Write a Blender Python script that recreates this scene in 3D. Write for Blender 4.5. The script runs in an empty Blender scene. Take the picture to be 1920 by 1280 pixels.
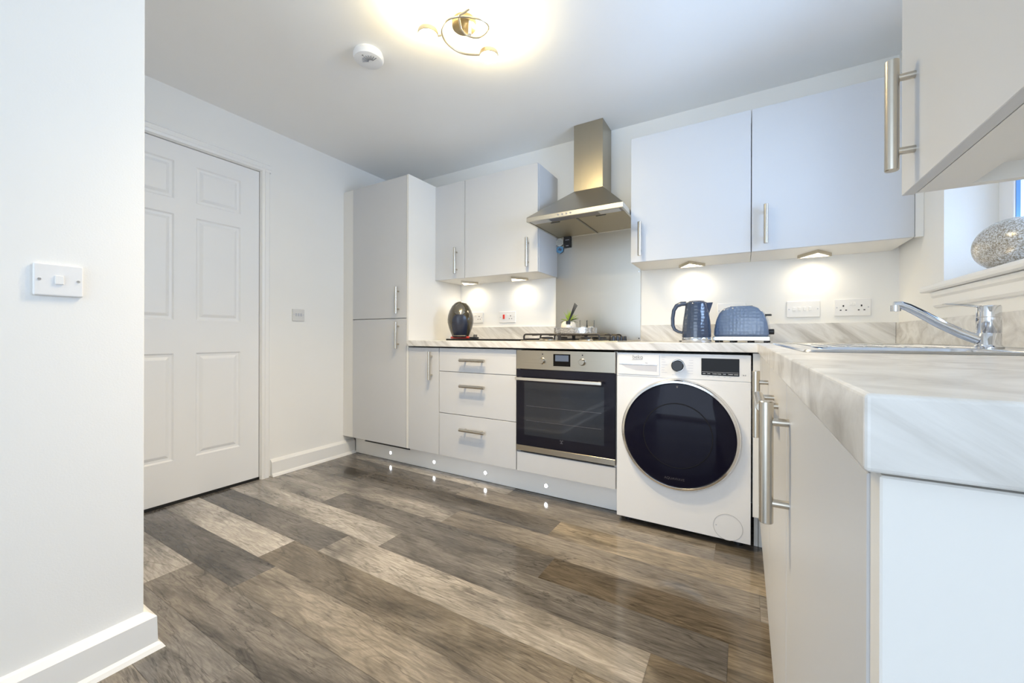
import bpy, bmesh, math, random
from mathutils import Vector, Matrix
random.seed(7)
R = math.radians
S = bpy.context.scene
COL = S.collection

# ------------------------------------------------------------------ camera
CAMLOC = Vector((-.0309, -2.6474, .9493))
yaw, roll = R(30.389), R(-.136)
Rv = Vector((math.cos(yaw), math.sin(yaw), 0)); Fv = Vector((-math.sin(yaw), math.cos(yaw), 0)); Zv = Vector((0, 0, 1))
cr = Rv*math.cos(roll) - Zv*math.sin(roll); cu = Rv*math.sin(roll) + Zv*math.cos(roll)
cam = bpy.data.cameras.new('camera'); camo = bpy.data.objects.new('camera', cam); COL.objects.link(camo)
m = Matrix.Identity(4)
for i in range(3):
    m[i][0] = cr[i]; m[i][1] = cu[i]; m[i][2] = -Fv[i]; m[i][3] = CAMLOC[i]
camo.matrix_world = m
cam.sensor_width = 36; cam.sensor_fit = 'HORIZONTAL'; cam.lens = 741.38*36/1920; cam.shift_y = -9.08/1920
cam.clip_start = .02
S.camera = camo

# ------------------------------------------------------------------ world, exposure
S.view_settings.view_transform = 'Standard'; S.view_settings.look = 'None'
S.view_settings.gamma = 1; S.view_settings.exposure = 0.12
try: S.view_settings.use_curve_mapping = False
except Exception: pass
W = bpy.data.worlds.new('world'); S.world = W; W.use_nodes = True
bgn = W.node_tree.nodes['Background']; bgn.inputs[0].default_value = (.86, .93, 1, 1); bgn.inputs[1].default_value = 1.3
S.cycles.max_bounces = 14; S.cycles.diffuse_bounces = 8; S.cycles.glossy_bounces = 6
S.cycles.sample_clamp_indirect = 6

def area(name, loc, rot, sx, sy, power, color, spread=180):
    l = bpy.data.lights.new(name, 'AREA'); l.shape = 'RECTANGLE'; l.size = sx; l.size_y = sy
    l.energy = power; l.color = color; l.spread = R(spread)
    o = bpy.data.objects.new(name, l); COL.objects.link(o); o.location = loc; o.rotation_euler = rot
    return o
# daylight coming in by the patio opening behind the camera and by the kitchen window
area('patio_daylight', (-.95, -5.28, 1.15), (R(90), 0, 0), 2.6, 2.1, 46, (.64, .80, 1))
area('window_daylight', (.86, -1.05, 1.62), (0, R(104), 0), .85, 1.0, 33, (.47, .67, 1))
# the ceiling light's own light is in its builder below

# ------------------------------------------------------------------ materials
def mat(name, col=(.8, .8, .8), rough=.5, metal=0, emis=None, estr=0, spec=.5, coat=0, bump=None):
    M = bpy.data.materials.new(name); M.use_nodes = True
    b = M.node_tree.nodes['Principled BSDF']
    b.inputs['Base Color'].default_value = (*col, 1); b.inputs['Roughness'].default_value = rough
    b.inputs['Metallic'].default_value = metal; b.inputs['Specular IOR Level'].default_value = spec
    b.inputs['Coat Weight'].default_value = coat
    if emis: b.inputs['Emission Color'].default_value = (*emis, 1); b.inputs['Emission Strength'].default_value = estr
    nt = M.node_tree
    # faint procedural tone variation on every plain material
    tc = nt.nodes.new('ShaderNodeTexCoord'); n = nt.nodes.new('ShaderNodeTexNoise'); n.inputs['Scale'].default_value = 3
    nt.links.new(tc.outputs['Object'], n.inputs['Vector'])
    mx = nt.nodes.new('ShaderNodeMixRGB'); mx.inputs[1].default_value = (*[c*.985 for c in col], 1); mx.inputs[2].default_value = (*[min(1, c*1.015) for c in col], 1)
    nt.links.new(n.outputs['Fac'], mx.inputs[0]); nt.links.new(mx.outputs[0], b.inputs['Base Color'])
    if bump:
        n2 = nt.nodes.new('ShaderNodeTexNoise'); n2.inputs['Scale'].default_value = bump[0]; n2.inputs['Detail'].default_value = 4
        bp = nt.nodes.new('ShaderNodeBump'); bp.inputs['Strength'].default_value = bump[1]; bp.inputs['Distance'].default_value = .002
        nt.links.new(tc.outputs['Object'], n2.inputs['Vector']); nt.links.new(n2.outputs['Fac'], bp.inputs['Height']); nt.links.new(bp.outputs[0], b.inputs['Normal'])
    return M
def brushed(name, col, rough, axis='X', amt=.06):
    M = mat(name, col, rough, 1); nt = M.node_tree; b = nt.nodes['Principled BSDF']
    tc = nt.nodes.new('ShaderNodeTexCoord'); mp = nt.nodes.new('ShaderNodeMapping')
    mp.inputs['Scale'].default_value = {'X': (3, 900, 900), 'Z': (900, 900, 3), 'Y': (900, 3, 900)}[axis]
    n = nt.nodes.new('ShaderNodeTexNoise'); n.inputs['Scale'].default_value = 1; n.inputs['Detail'].default_value = 3
    nt.links.new(tc.outputs['Object'], mp.inputs['Vector']); nt.links.new(mp.outputs[0], n.inputs['Vector'])
    mr = nt.nodes.new('ShaderNodeMapRange'); mr.inputs[3].default_value = rough-amt; mr.inputs[4].default_value = rough+amt
    nt.links.new(n.outputs['Fac'], mr.inputs[0]); nt.links.new(mr.outputs[0], b.inputs['Roughness'])
    bp = nt.nodes.new('ShaderNodeBump'); bp.inputs['Strength'].default_value = .02; bp.inputs['Distance'].default_value = .0004
    nt.links.new(n.outputs['Fac'], bp.inputs['Height']); nt.links.new(bp.outputs[0], b.inputs['Normal'])
    return M

def marble():
    M = mat('worktop_marble', (.7, .7, .7), .28); nt = M.node_tree; b = nt.nodes['Principled BSDF']
    tc = nt.nodes.new('ShaderNodeTexCoord')
    d = Vector((.80, .12, -.58)).normalized(); u = d.cross(Vector((0, 1, 0))).normalized(); w = d.cross(u)
    mp = nt.nodes.new('ShaderNodeCombineXYZ')
    for k, (ax, sc) in enumerate(((d, 2.4), (u, 19), (w, 11))):
        dt = nt.nodes.new('ShaderNodeVectorMath'); dt.operation = 'DOT_PRODUCT'; dt.inputs[1].default_value = ax*sc
        nt.links.new(tc.outputs['Object'], dt.inputs[0]); nt.links.new(dt.outputs['Value'], mp.inputs[k])
    n = nt.nodes.new('ShaderNodeTexNoise'); n.inputs['Scale'].default_value = 1; n.inputs['Detail'].default_value = 7; n.inputs['Roughness'].default_value = .62; n.inputs['Distortion'].default_value = .7
    nt.links.new(mp.outputs[0], n.inputs['Vector'])
    cr = nt.nodes.new('ShaderNodeValToRGB'); e = cr.color_ramp.elements
    e[0].position = .30; e[0].color = (.46, .445, .42, 1); e[1].position = .41; e[1].color = (.58, .565, .54, 1)
    x = e.new(.50); x.color = (.685, .675, .655, 1); x = e.new(.63); x.color = (.80, .795, .78, 1)
    nt.links.new(n.outputs['Fac'], cr.inputs[0]); nt.links.new(cr.outputs[0], b.inputs['Base Color'])
    return M

def floor_mat():
    M = mat('oak_laminate', (.3, .3, .3), .13, spec=.5); nt = M.node_tree; b = nt.nodes['Principled BSDF']; N = nt.nodes.new; L = nt.links.new
    uv = N('ShaderNodeUVMap'); uv.uv_map = 'UVMap'
    at = N('ShaderNodeAttribute'); at.attribute_name = 'plank'
    sep = N('ShaderNodeSeparateColor'); L(at.outputs['Color'], sep.inputs[0])
    def noise(scale, detail, rough, dist, src=uv.outputs[0]):
        mp = N('ShaderNodeMapping'); mp.inputs['Scale'].default_value = scale; L(src, mp.inputs['Vector'])
        n = N('ShaderNodeTexNoise'); n.inputs['Scale'].default_value = 1; n.inputs['Detail'].default_value = detail
        n.inputs['Roughness'].default_value = rough; n.inputs['Distortion'].default_value = dist
        L(mp.outputs[0], n.inputs['Vector']); return n
    big = noise((1.6, 5, 1), 4, .55, .9); grain = noise((9, 80, 1), 6, .7, 1.1); fine = noise((22, 420, 1), 3, .6, .1)
    # cathedral figure: bands over a warped coordinate
    warp = noise((1.5, 6.5, 1), 2, .5, .3)
    sx = N('ShaderNodeSeparateXYZ'); L(uv.outputs[0], sx.inputs[0])
    ma = N('ShaderNodeMath'); ma.operation = 'MULTIPLY_ADD'; L(warp.outputs['Fac'], ma.inputs[0]); ma.inputs[1].default_value = .34; L(sx.outputs['Y'], ma.inputs[2])
    mb = N('ShaderNodeMath'); mb.operation = 'MULTIPLY'; L(ma.outputs[0], mb.inputs[0]); mb.inputs[1].default_value = 330
    sn = N('ShaderNodeMath'); sn.operation = 'SINE'; L(mb.outputs[0], sn.inputs[0])
    # tone of the plank (R), warmth (G)
    def mix(a, bb, f, mode='MIX', fac=None):
        x = N('ShaderNodeMixRGB'); x.blend_type = mode
        for i, v in ((1, a), (2, bb)):
            if isinstance(v, tuple): x.inputs[i].default_value = (*v, 1)
            else: L(v, x.inputs[i])
        if isinstance(f, float): x.inputs[0].default_value = f
        else: L(f, x.inputs[0])
        return x.outputs[0]
    dark = mix((.115, .107, .102), (.135, .102, .062), sep.outputs['Green']); light = mix((.62, .58, .54), (.60, .48, .31), sep.outputs['Green'])
    base = mix(dark, light, sep.outputs['Red'])
    rb = N('ShaderNodeMapRange'); L(big.outputs['Fac'], rb.inputs[0]); rb.inputs[1].default_value = .33; rb.inputs[2].default_value = .68; rb.inputs[3].default_value = .42; rb.inputs[4].default_value = 1.34
    base = mix(base, rb.outputs[0], 1.0, 'MULTIPLY')
    rg = N('ShaderNodeMapRange'); L(grain.outputs['Fac'], rg.inputs[0]); rg.inputs[1].default_value = .3; rg.inputs[2].default_value = .7; rg.inputs[3].default_value = .58; rg.inputs[4].default_value = 1.26
    base = mix(base, rg.outputs[0], 1.0, 'MULTIPLY')
    rf = N('ShaderNodeMapRange'); L(fine.outputs['Fac'], rf.inputs[0]); rf.inputs[1].default_value = .3; rf.inputs[2].default_value = .7; rf.inputs[3].default_value = .86; rf.inputs[4].default_value = 1.1
    base = mix(base, rf.outputs[0], 1.0, 'MULTIPLY')
    rs = N('ShaderNodeMapRange'); L(sn.outputs[0], rs.inputs[0]); rs.inputs[1].default_value = -1; rs.inputs[2].default_value = -.35; rs.inputs[3].default_value = .72; rs.inputs[4].default_value = 1.03
    base = mix(base, rs.outputs[0], .55, 'MULTIPLY')
    # knots
    mp = N('ShaderNodeMapping'); mp.inputs['Scale'].default_value = (1.9, 6.2, 1); L(uv.outputs[0], mp.inputs['Vector'])
    vo = N('ShaderNodeTexVoronoi'); vo.inputs['Scale'].default_value = 1; L(mp.outputs[0], vo.inputs['Vector'])
    rk = N('ShaderNodeMapRange'); L(vo.outputs['Distance'], rk.inputs[0]); rk.inputs[1].default_value = .03; rk.inputs[2].default_value = .17; rk.inputs[3].default_value = .42; rk.inputs[4].default_value = 1
    base = mix(base, rk.outputs[0], .8, 'MULTIPLY')
    vein = noise((1.1, 9, 1), 5, .6, .6)
    va = N('ShaderNodeMath'); va.operation = 'SUBTRACT'; L(vein.outputs['Fac'], va.inputs[0]); va.inputs[1].default_value = .52
    vb = N('ShaderNodeMath'); vb.operation = 'ABSOLUTE'; L(va.outputs[0], vb.inputs[0])
    rv = N('ShaderNodeMapRange'); L(vb.outputs[0], rv.inputs[0]); rv.inputs[1].default_value = 0; rv.inputs[2].default_value = .014; rv.inputs[3].default_value = .45; rv.inputs[4].default_value = 1
    base = mix(base, rv.outputs[0], .8, 'MULTIPLY')
    L(base, b.inputs['Base Color'])
    bp = N('ShaderNodeBump'); bp.inputs['Strength'].default_value = .035; bp.inputs['Distance'].default_value = .002
    L(grain.outputs['Fac'], bp.inputs['Height']); L(bp.outputs[0], b.inputs['Normal'])
    rr = N('ShaderNodeMapRange'); L(grain.outputs['Fac'], rr.inputs[0]); rr.inputs[3].default_value = .08; rr.inputs[4].default_value = .17; L(rr.outputs[0], b.inputs['Roughness'])
    return M

M_wall = mat('wall_paint', (.87, .868, .85), .75, bump=(220, .12))
M_ceil = mat('ceiling_paint', (.885, .89, .89), .85, bump=(180, .15))
M_gloss = mat('white_gloss_trim', (.86, .86, .85), .35)
M_door = mat('door_leaf_white', (.84, .85, .86), .4)
M_cab = mat('cabinet_grey_white', (.60, .612, .635), .42)
M_panel = mat('cabinet_panel_white', (.80, .795, .775), .4)
M_plinth = mat('plinth_white', (.93, .92, .90), .35)
M_under = mat('cabinet_underside', (.78, .775, .755), .5)
M_marble = marble()
M_floor = floor_mat()
M_steel = brushed('brushed_steel', (.46, .42, .35), .30)
M_steelv = brushed('brushed_steel_upright', (.42, .38, .30), .30, 'Z')
M_handle = brushed('brushed_nickel', (.60, .56, .49), .24, 'Z')
M_sink = brushed('sink_steel', (.68, .69, .71), .2, 'Y')
M_chrome = mat('chrome', (.75, .76, .78), .06, 1)
M_chromering = mat('polished_ring', (.80, .80, .80), .14, 1)
M_alu = mat('filter_aluminium', (.46, .41, .29), .42, 1, bump=(900, .6))
M_black = mat('black_plastic', (.015, .015, .018), .35)
M_gblack = mat('gloss_black', (.008, .008, .009), .08, spec=.3)
M_gap = mat('gap_shade_black', (.01, .01, .01), .8)
M_iron = mat('cast_iron', (.018, .017, .018), .5)
M_bglass = mat('oven_black_glass', (.010, .010, .018), .05, spec=.25)
M_owin = mat('oven_window_glass', (.02, .024, .034), .04, spec=.5)
M_white = mat('appliance_white', (.80, .81, .83), .3)
M_plate = mat('socket_white', (.84, .84, .84), .3)
M_red = mat('red_rocker', (.75, .05, .03), .4)
M_redbase = mat('red_base', (.62, .05, .03), .35)
M_grey = mat('grey_print', (.28, .29, .31), .6)
M_lgrey = mat('pale_grey_print', (.55, .57, .62), .6)
M_screen = mat('display_black', (.006, .005, .005), .06, spec=.12)
M_blue = mat('display_blue_grey', (.10, .13, .2), .2)
M_gasket = mat('window_gasket_blue', (.10, .22, .45), .5)
M_bulb = mat('lamp_diffuser', (1, 1, 1), .4, emis=(1, .80, .42), estr=235)
M_ucl = mat('cabinet_light_lens', (1, 1, 1), .4, emis=(1, .84, .60), estr=10)
M_led = mat('plinth_led', (1, 1, 1), .4, emis=(.9, .95, 1), estr=26)
M_brass = brushed('warm_steel', (.62, .56, .45), .3)
M_base = mat('lamp_base_bronze', (.42, .33, .19), .32, 1)
M_cream = mat('cream_ceramic', (.82, .76, .66), .5)
M_wax = mat('candle_wax', (.85, .82, .76), .6)
M_green = mat('succulent_green', (.30, .42, .06), .5)
M_dgreen = mat('succulent_dark_green', (.12, .15, .07), .5)
M_paper = mat('label_paper', (.55, .55, .5), .6)
M_bluetag = mat('label_blue', (.12, .30, .50), .5)
def honey(name, col):
    M = mat(name, col, .12, coat=.7); nt = M.node_tree; b = nt.nodes['Principled BSDF']
    tc = nt.nodes.new('ShaderNodeTexCoord'); v = nt.nodes.new('ShaderNodeTexVoronoi'); v.inputs['Scale'].default_value = 62; v.inputs['Randomness'].default_value = .25
    nt.links.new(tc.outputs['Object'], v.inputs['Vector']); bp = nt.nodes.new('ShaderNodeBump'); bp.inputs['Strength'].default_value = .38; bp.inputs['Distance'].default_value = .006
    nt.links.new(v.outputs['Distance'], bp.inputs['Height']); nt.links.new(bp.outputs[0], b.inputs['Normal']); return M
M_enamel = honey('kettle_blue_grey', (.036, .056, .105)); M_enamelt = honey('toaster_blue_grey', (.125, .185, .31))
M_enamels = mat('blue_grey_enamel_smooth', (.042, .062, .112), .2, coat=.4)
def mosaic(name, c1, c2, scale, metal, rough):
    M = mat(name, c1, rough, metal); nt = M.node_tree; b = nt.nodes['Principled BSDF']
    tc = nt.nodes.new('ShaderNodeTexCoord'); v = nt.nodes.new('ShaderNodeTexVoronoi'); v.inputs['Scale'].default_value = scale
    nt.links.new(tc.outputs['Object'], v.inputs['Vector'])
    s = nt.nodes.new('ShaderNodeSeparateColor'); nt.links.new(v.outputs['Color'], s.inputs[0])
    mx = nt.nodes.new('ShaderNodeMixRGB'); mx.inputs[1].default_value = (*c1, 1); mx.inputs[2].default_value = (*c2, 1); nt.links.new(s.outputs[0], mx.inputs[0]); nt.links.new(mx.outputs[0], b.inputs['Base Color'])
    bp = nt.nodes.new('ShaderNodeBump'); bp.inputs['Strength'].default_value = .7; bp.inputs['Distance'].default_value = .002
    nt.links.new(s.outputs[1], bp.inputs['Height']); nt.links.new(bp.outputs[0], b.inputs['Normal']); return M
M_crackle = mosaic('crackle_mirror', (.75, .73, .70), (.35, .34, .33), 170, .85, .2)
M_vase = mosaic('silver_mosaic_glass', (.80, .81, .82), (.30, .26, .19), 330, .35, .26)
def glass(name, tint, ior=1.45):
    M = bpy.data.materials.new(name); M.use_nodes = True; nt = M.node_tree; nt.nodes.clear()
    o = nt.nodes.new('ShaderNodeOutputMaterial'); t = nt.nodes.new('ShaderNodeBsdfTransparent'); t.inputs[0].default_value = (*tint, 1)
    g = nt.nodes.new('ShaderNodeBsdfGlossy'); g.inputs['Roughness'].default_value = .02
    f = nt.nodes.new('ShaderNodeFresnel'); f.inputs[0].default_value = ior
    mx = nt.nodes.new('ShaderNodeMixShader'); nt.links.new(f.outputs[0], mx.inputs[0]); nt.links.new(t.outputs[0], mx.inputs[1]); nt.links.new(g.outputs[0], mx.inputs[2]); nt.links.new(mx.outputs[0], o.inputs[0])
    return M
M_glass = glass('clear_glass', (.93, .95, .96)); M_tumbler = glass('tumbler_glass', (.985, .985, .98), 1.15)

# ------------------------------------------------------------------ mesh helpers
class MB:
    """collects shapes (world coordinates) for ONE mesh"""
    def __init__(s): s.bm = bmesh.new(); s.mats = []
    def mi(s, m):
        if m is None: return 0
        if m not in s.mats: s.mats.append(m)
        return s.mats.index(m)
    def _add(s, b, m=None, smooth=False, mtx=None):
        i = s.mi(m)
        for f in b.faces: f.material_index = i; f.smooth = smooth
        if mtx is not None: b.transform(mtx)
        me = bpy.data.meshes.new('t'); b.to_mesh(me); b.free(); s.bm.from_mesh(me); bpy.data.meshes.remove(me); return s
    def box(s, x0, x1, y0, y1, z0, z1, bev=0, seg=2, m=None, mtx=None):
        b = bmesh.new(); bmesh.ops.create_cube(b, size=1)
        for v in b.verts: v.co = Vector((x0+(v.co.x+.5)*(x1-x0), y0+(v.co.y+.5)*(y1-y0), z0+(v.co.z+.5)*(z1-z0)))
        if bev: bmesh.ops.bevel(b, geom=b.edges[:], offset=bev, segments=seg, profile=.5, affect='EDGES')
        return s._add(b, m, False, mtx)
    def cyl(s, p0, p1, r0, r1=None, n=24, m=None, bev=0, caps=True, mtx=None):
        r1 = r0 if r1 is None else r1; p0 = Vector(p0); p1 = Vector(p1); d = p1-p0; L = d.length
        q = d.to_track_quat('Z', 'Y').to_matrix().to_4x4(); q.translation = p0
        b = bmesh.new(); prof = [(r0, 0), (r1, L)]
        if bev: prof = [(r0-bev, 0), (r0, bev), (r1, L-bev), (r1-bev, L)]
        s._lathe(b, prof, n, caps); b.transform(q)
        return s._add(b, m, True, mtx)
    def _lathe(s, b, prof, n, caps=True, sx=1, sy=1):
        rings = []
        for (r, z) in prof:
            if r < 1e-6: rings.append([b.verts.new((0, 0, z))])
            else: rings.append([b.verts.new((r*math.cos(2*math.pi*k/n)*sx, r*math.sin(2*math.pi*k/n)*sy, z)) for k in range(n)])
        for A, B in zip(rings, rings[1:]):
            for k in range(n):
                k2 = (k+1) % n
                if len(A) == 1 and len(B) == 1: continue
                if len(A) == 1: b.faces.new((A[0], B[k2], B[k]))
                elif len(B) == 1: b.faces.new((A[k], A[k2], B[0]))
                else: b.faces.new((A[k], A[k2], B[k2], B[k]))
        if caps:
            if len(rings[0]) > 1: b.faces.new(rings[0][::-1])
            if len(rings[-1]) > 1: b.faces.new(rings[-1])
        bmesh.ops.recalc_face_normals(b, faces=b.faces[:])
    def lathe(s, prof, c=(0, 0, 0), n=40, m=None, sx=1, sy=1, axis='Z', mtx=None, caps=True):
        b = bmesh.new(); s._lathe(b, prof, n, caps, sx, sy)
        if axis == 'Y': b.transform(Matrix.Rotation(R(90), 4, 'X'))      # +Z -> -Y
        if axis == 'X': b.transform(Matrix.Rotation(R(-90), 4, 'Y'))     # +Z -> -X
        b.transform(Matrix.Translation(c)); return s._add(b, m, True, mtx)
    def tube(s, pts, r, n=12, m=None, closed=False, rs=None, mtx=None, flat=1.0):
        b = bmesh.new(); P = [Vector(p) for p in pts]; N = len(P); rings = []
        up = None
        for i in range(N):
            a = P[i-1] if (i > 0 or closed) else P[i]; c = P[(i+1) % N] if (i < N-1 or closed) else P[i]
            t = (c-a).normalized()
            if up is None: up = Vector((0, 0, 1)) if abs(t.z) < .9 else Vector((1, 0, 0))
            u = (up - t*up.dot(t)); u = u.normalized() if u.length > 1e-6 else t.orthogonal().normalized(); up = u
            v = t.cross(u); rr = rs[i] if rs else r
            rings.append([b.verts.new(P[i]+u*rr*math.cos(2*math.pi*k/n)*flat+v*rr*math.sin(2*math.pi*k/n)) for k in range(n)])
        rng = range(N) if closed else range(N-1)
        for i in rng:
            A, B = rings[i], rings[(i+1) % N]
            for k in range(n): b.faces.new((A[k], A[(k+1) % n], B[(k+1) % n], B[k]))
        if not closed: b.faces.new(rings[0][::-1]); b.faces.new(rings[-1])
        bmesh.ops.recalc_face_normals(b, faces=b.faces[:])
        return s._add(b, m, True, mtx)
    def prism(s, poly, axis, a0, a1, m=None, bev=0, smooth=False, mtx=None, seg=2):
        """poly in the plane across the axis: X->(y,z) Y->(x,z) Z->(x,y)"""
        f = {'X': lambda p, a: (a, p[0], p[1]), 'Y': lambda p, a: (p[0], a, p[1]), 'Z': lambda p, a: (p[0], p[1], a)}[axis]
        b = bmesh.new(); A = [b.verts.new(f(p, a0)) for p in poly]; B = [b.verts.new(f(p, a1)) for p in poly]; n = len(poly)
        b.faces.new(A[::-1]); b.faces.new(B)
        for k in range(n): b.faces.new((A[k], A[(k+1) % n], B[(k+1) % n], B[k]))
        bmesh.ops.recalc_face_normals(b, faces=b.faces[:])
        if bev: bmesh.ops.bevel(b, geom=b.edges[:], offset=bev, segments=seg, profile=.5, affect='EDGES')
        return s._add(b, m, smooth, mtx)
    def poly3(s, verts, faces, m=None, smooth=False, mtx=None, bev=0):
        b = bmesh.new(); V = [b.verts.new(v) for v in verts]
        for f in faces: b.faces.new([V[i] for i in f])
        bmesh.ops.recalc_face_normals(b, faces=b.faces[:])
        if bev: bmesh.ops.bevel(b, geom=b.edges[:], offset=bev, segments=2, profile=.5, affect='EDGES')
        return s._add(b, m, smooth, mtx)
    def build(s, name, m=None, parent=None):
        if m is not None and not s.mats: s.mats = [m]
        me = bpy.data.meshes.new(name)
        o = bpy.data.objects.new(name, me); COL.objects.link(o)
        org = Vector((0, 0, 0)); p = parent
        while p is not None: org += Vector(p.location) if p.type == 'EMPTY' else Vector((0, 0, 0)); p = p.parent
        for v in s.bm.verts: v.co -= org
        s.bm.to_mesh(me); s.bm.free()
        for mm in s.mats: me.materials.append(mm)
        if any(p.use_smooth for p in me.polygons):
            try: me.set_sharp_from_angle(angle=R(35))
            except Exception: pass
        if parent: o.parent = parent
        return o

def thing(name, label, cat, loc=(0, 0, 0), group=None):
    o = bpy.data.objects.new(name, None); COL.objects.link(o); o.location = loc; o.empty_display_size = .05
    o['label'] = label; o['category'] = cat
    if group: o['group'] = group
    return o
def tag(o, label, cat, group=None):
    o['label'] = label; o['category'] = cat
    if group: o['group'] = group
    return o
def struct(o): o['kind'] = 'structure'; return o
def lab(o, t): o['label'] = t; return o
def dup(root, loc, label, rot=None):
    r = root.copy(); COL.objects.link(r); r.location = loc; r['label'] = label
    if rot is not None: r.rotation_euler = rot
    for ch in list(root.children):
        c = ch.copy(); COL.objects.link(c); c.parent = r
        for g in list(ch.children):
            d = g.copy(); COL.objects.link(d); d.parent = c
    return r
def text(body, size, loc, rot, name, m, parent, extr=.0002, align='CENTER'):
    cu = bpy.data.curves.new('t', 'FONT'); cu.body = body; cu.size = size; cu.align_x = align; cu.align_y = 'CENTER'; cu.extrude = extr
    t = bpy.data.objects.new('t', cu); COL.objects.link(t)
    dg = bpy.context.evaluated_depsgraph_get(); me = bpy.data.meshes.new_from_object(t.evaluated_get(dg))
    bpy.data.objects.remove(t); bpy.data.curves.remove(cu)
    me.transform(Matrix.Translation(loc) @ Matrix.Rotation(rot[2], 4, 'Z') @ Matrix.Rotation(rot[0], 4, 'X'))
    org = Vector((0, 0, 0)); p = parent
    while p is not None: org += Vector(p.location) if p.type == 'EMPTY' else Vector((0, 0, 0)); p = p.parent
    me.transform(Matrix.Translation(-org))
    me.materials.clear(); me.materials.append(m)
    o = bpy.data.objects.new(name, me); COL.objects.link(o); o.parent = parent; return o

# ------------------------------------------------------------------ room shell
XL, XR, H = -2.7996, .6284, 2.3447
YB = -5.3            # far side of the open plan room, behind the camera
PX, PY = -1.596, -2.178   # end corner of the partition
# floor: rows of laminate planks, each plank one face with its own tone
def build_floor():
    bm = bmesh.new(); uvl = bm.loops.layers.uv.new('UVMap'); cl = bm.loops.layers.color.new('plank')
    L, Wd, top = 1.385, .1610, -.767
    joints = {-1: -.14, 0: -.84, 1: .02, 2: -.73, 3: -.07, 4: -.27, 5: -.443, 6: -.31, 7: -.63, 8: .1, 9: -.5}
    tone = {(-1, 0): (.42, .75), (-1, -1): (.55, .55), (-1, -2): (.35, .4), (0, 0): (.74, .8), (0, -1): (.22, .2), (0, -2): (.42, .4),
            (1, 0): (.6, .3), (1, -1): (.48, .6), (1, -2): (.62, .35), (2, 0): (.20, .8), (2, -1): (.26, .1), (2, -2): (.66, .2),
            (3, 0): (.40, .8), (3, -1): (.34, .2), (3, -2): (.78, .2), (4, 0): (.34, .8), (4, -1): (.70, .4), (4, -2): (.26, .05),
            (5, 0): (.66, .75), (5, -1): (.46, .7), (5, -2): (.78, .05), (6, 0): (.5, .6), (6, -1): (.54, .65), (6, -2): (.16, 0),
            (7, 0): (.5, .5), (7, -1): (.42, .5), (7, -2): (.72, .1), (8, -1): (.36, .4), (8, -2): (.5, .3)}
    rnd = random.Random(3)
    for k in range(-5, 30):
        y1 = top - Wd*k; y0 = y1 - Wd
        if y1 > 0: y1 = 0
        if y0 < YB: y0 = YB
        if y1 <= y0: continue
        j = joints.get(k, rnd.uniform(-.9, .3))
        for i in range(-4, 3):
            x0 = max(XL, j + i*L); x1 = min(XR, j + (i+1)*L)
            if x1 <= x0: continue
            g = .0004
            tn = tone.get((k, i), (rnd.choice((.2, .35, .5, .65, .78)), rnd.uniform(.1, .7)))
            ou, ov = rnd.uniform(0, 50), rnd.uniform(0, 50)
            vs = [bm.verts.new(p) for p in ((x0+g, y0+g, 0), (x1-g, y0+g, 0), (x1-g, y1-g, 0), (x0+g, y1-g, 0))]
            f = bm.faces.new(vs)
            for lp in f.loops:
                lp[uvl].uv = (lp.vert.co.x+ou, lp.vert.co.y+ov); lp[cl] = (tn[0], tn[1], 0, 1)
    # underlay below the hairline joints
    vs = [bm.verts.new(p) for p in ((XL-.2, YB-.1, -.0015), (XR+.35, YB-.1, -.0015), (XR+.35, .12, -.0015), (XL-.2, .12, -.0015))]
    f = bm.faces.new(vs)
    for lp in f.loops: lp[cl] = (.45, .5, 0, 1)
    me = bpy.data.meshes.new('floor'); bm.to_mesh(me); bm.free(); me.materials.append(M_floor)
    o = bpy.data.objects.new('floor', me); COL.objects.link(o); struct(o)
build_floor()
struct(MB().box(XL-.2, XR+.35, YB-.1, .12, H, H+.1).build('ceiling', M_ceil))
struct(MB().box(XL-.1, XR+.35, 0, .12, 0, H).build('wall_back', M_wall))
# left wall with the door opening
DY0, DY1, DZ = -2.045, -1.232, 2.04
struct(MB().box(XL-.12, XL, DY1+.012, 0, 0, H).box(XL-.12, XL, DY0-.012, DY1+.012, DZ+.012, H).box(XL-.12, XL, YB, DY0-.012, 0, H).build('wall_left', M_wall))
struct(MB().box(XL, PX, YB, PY, 0, H, bev=.002).build('wall_partition', M_wall))
# right wall with window opening
WY0, WY1, WZ0, WZ1 = -1.62, -.508, 1.157, 2.12
struct(MB().box(XR, XR+.212, WY1, 0, 0, H).box(XR, XR+.212, YB, WY0, 0, H).box(XR, XR+.212, WY0, WY1, 0, WZ0-.027).box(XR, XR+.212, WY0, WY1, WZ1, H).build('wall_right', M_wall))
# rear wall with wide patio opening behind the camera
struct(MB().box(PX, -1.45, YB-.15, YB, 0, H).box(.35, XR+.3, YB-.15, YB, 0, H).box(-1.45, .35, YB-.15, YB, 2.12, H).build('wall_rear', M_wall))
# skirtings: profile with chamfered top and a quadrant bead at the floor
def skirt_y(name, xw, y0, y1, sgn):
    p = [(xw, 0), (xw+sgn*.040, 0), (xw+sgn*.034, .012), (xw+sgn*.026, .020), (xw+sgn*.024, .096), (xw+sgn*.010, .110), (xw, .114)]
    return struct(MB().prism(p, 'Y', y0, y1).build(name, M_gloss))
sk = MB()
p = [(PX, 0), (PX+.040, 0), (PX+.034, .012), (PX+.026, .020), (PX+.024, .096), (PX+.010, .110), (PX, .114)]
q = [(PY, 0), (PY+.040, 0), (PY+.034, .012), (PY+.026, .020), (PY+.024, .096), (PY+.010, .110), (PY, .114)]
b = bmesh.new()
A = [b.verts.new((x, YB+.01, z)) for x, z in p]; Bv = [b.verts.new((x, PY+(x-PX), z)) for x, z in p]; Cv = [b.verts.new((XL+.03, PY+(x-PX), z)) for x, z in p]
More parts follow.
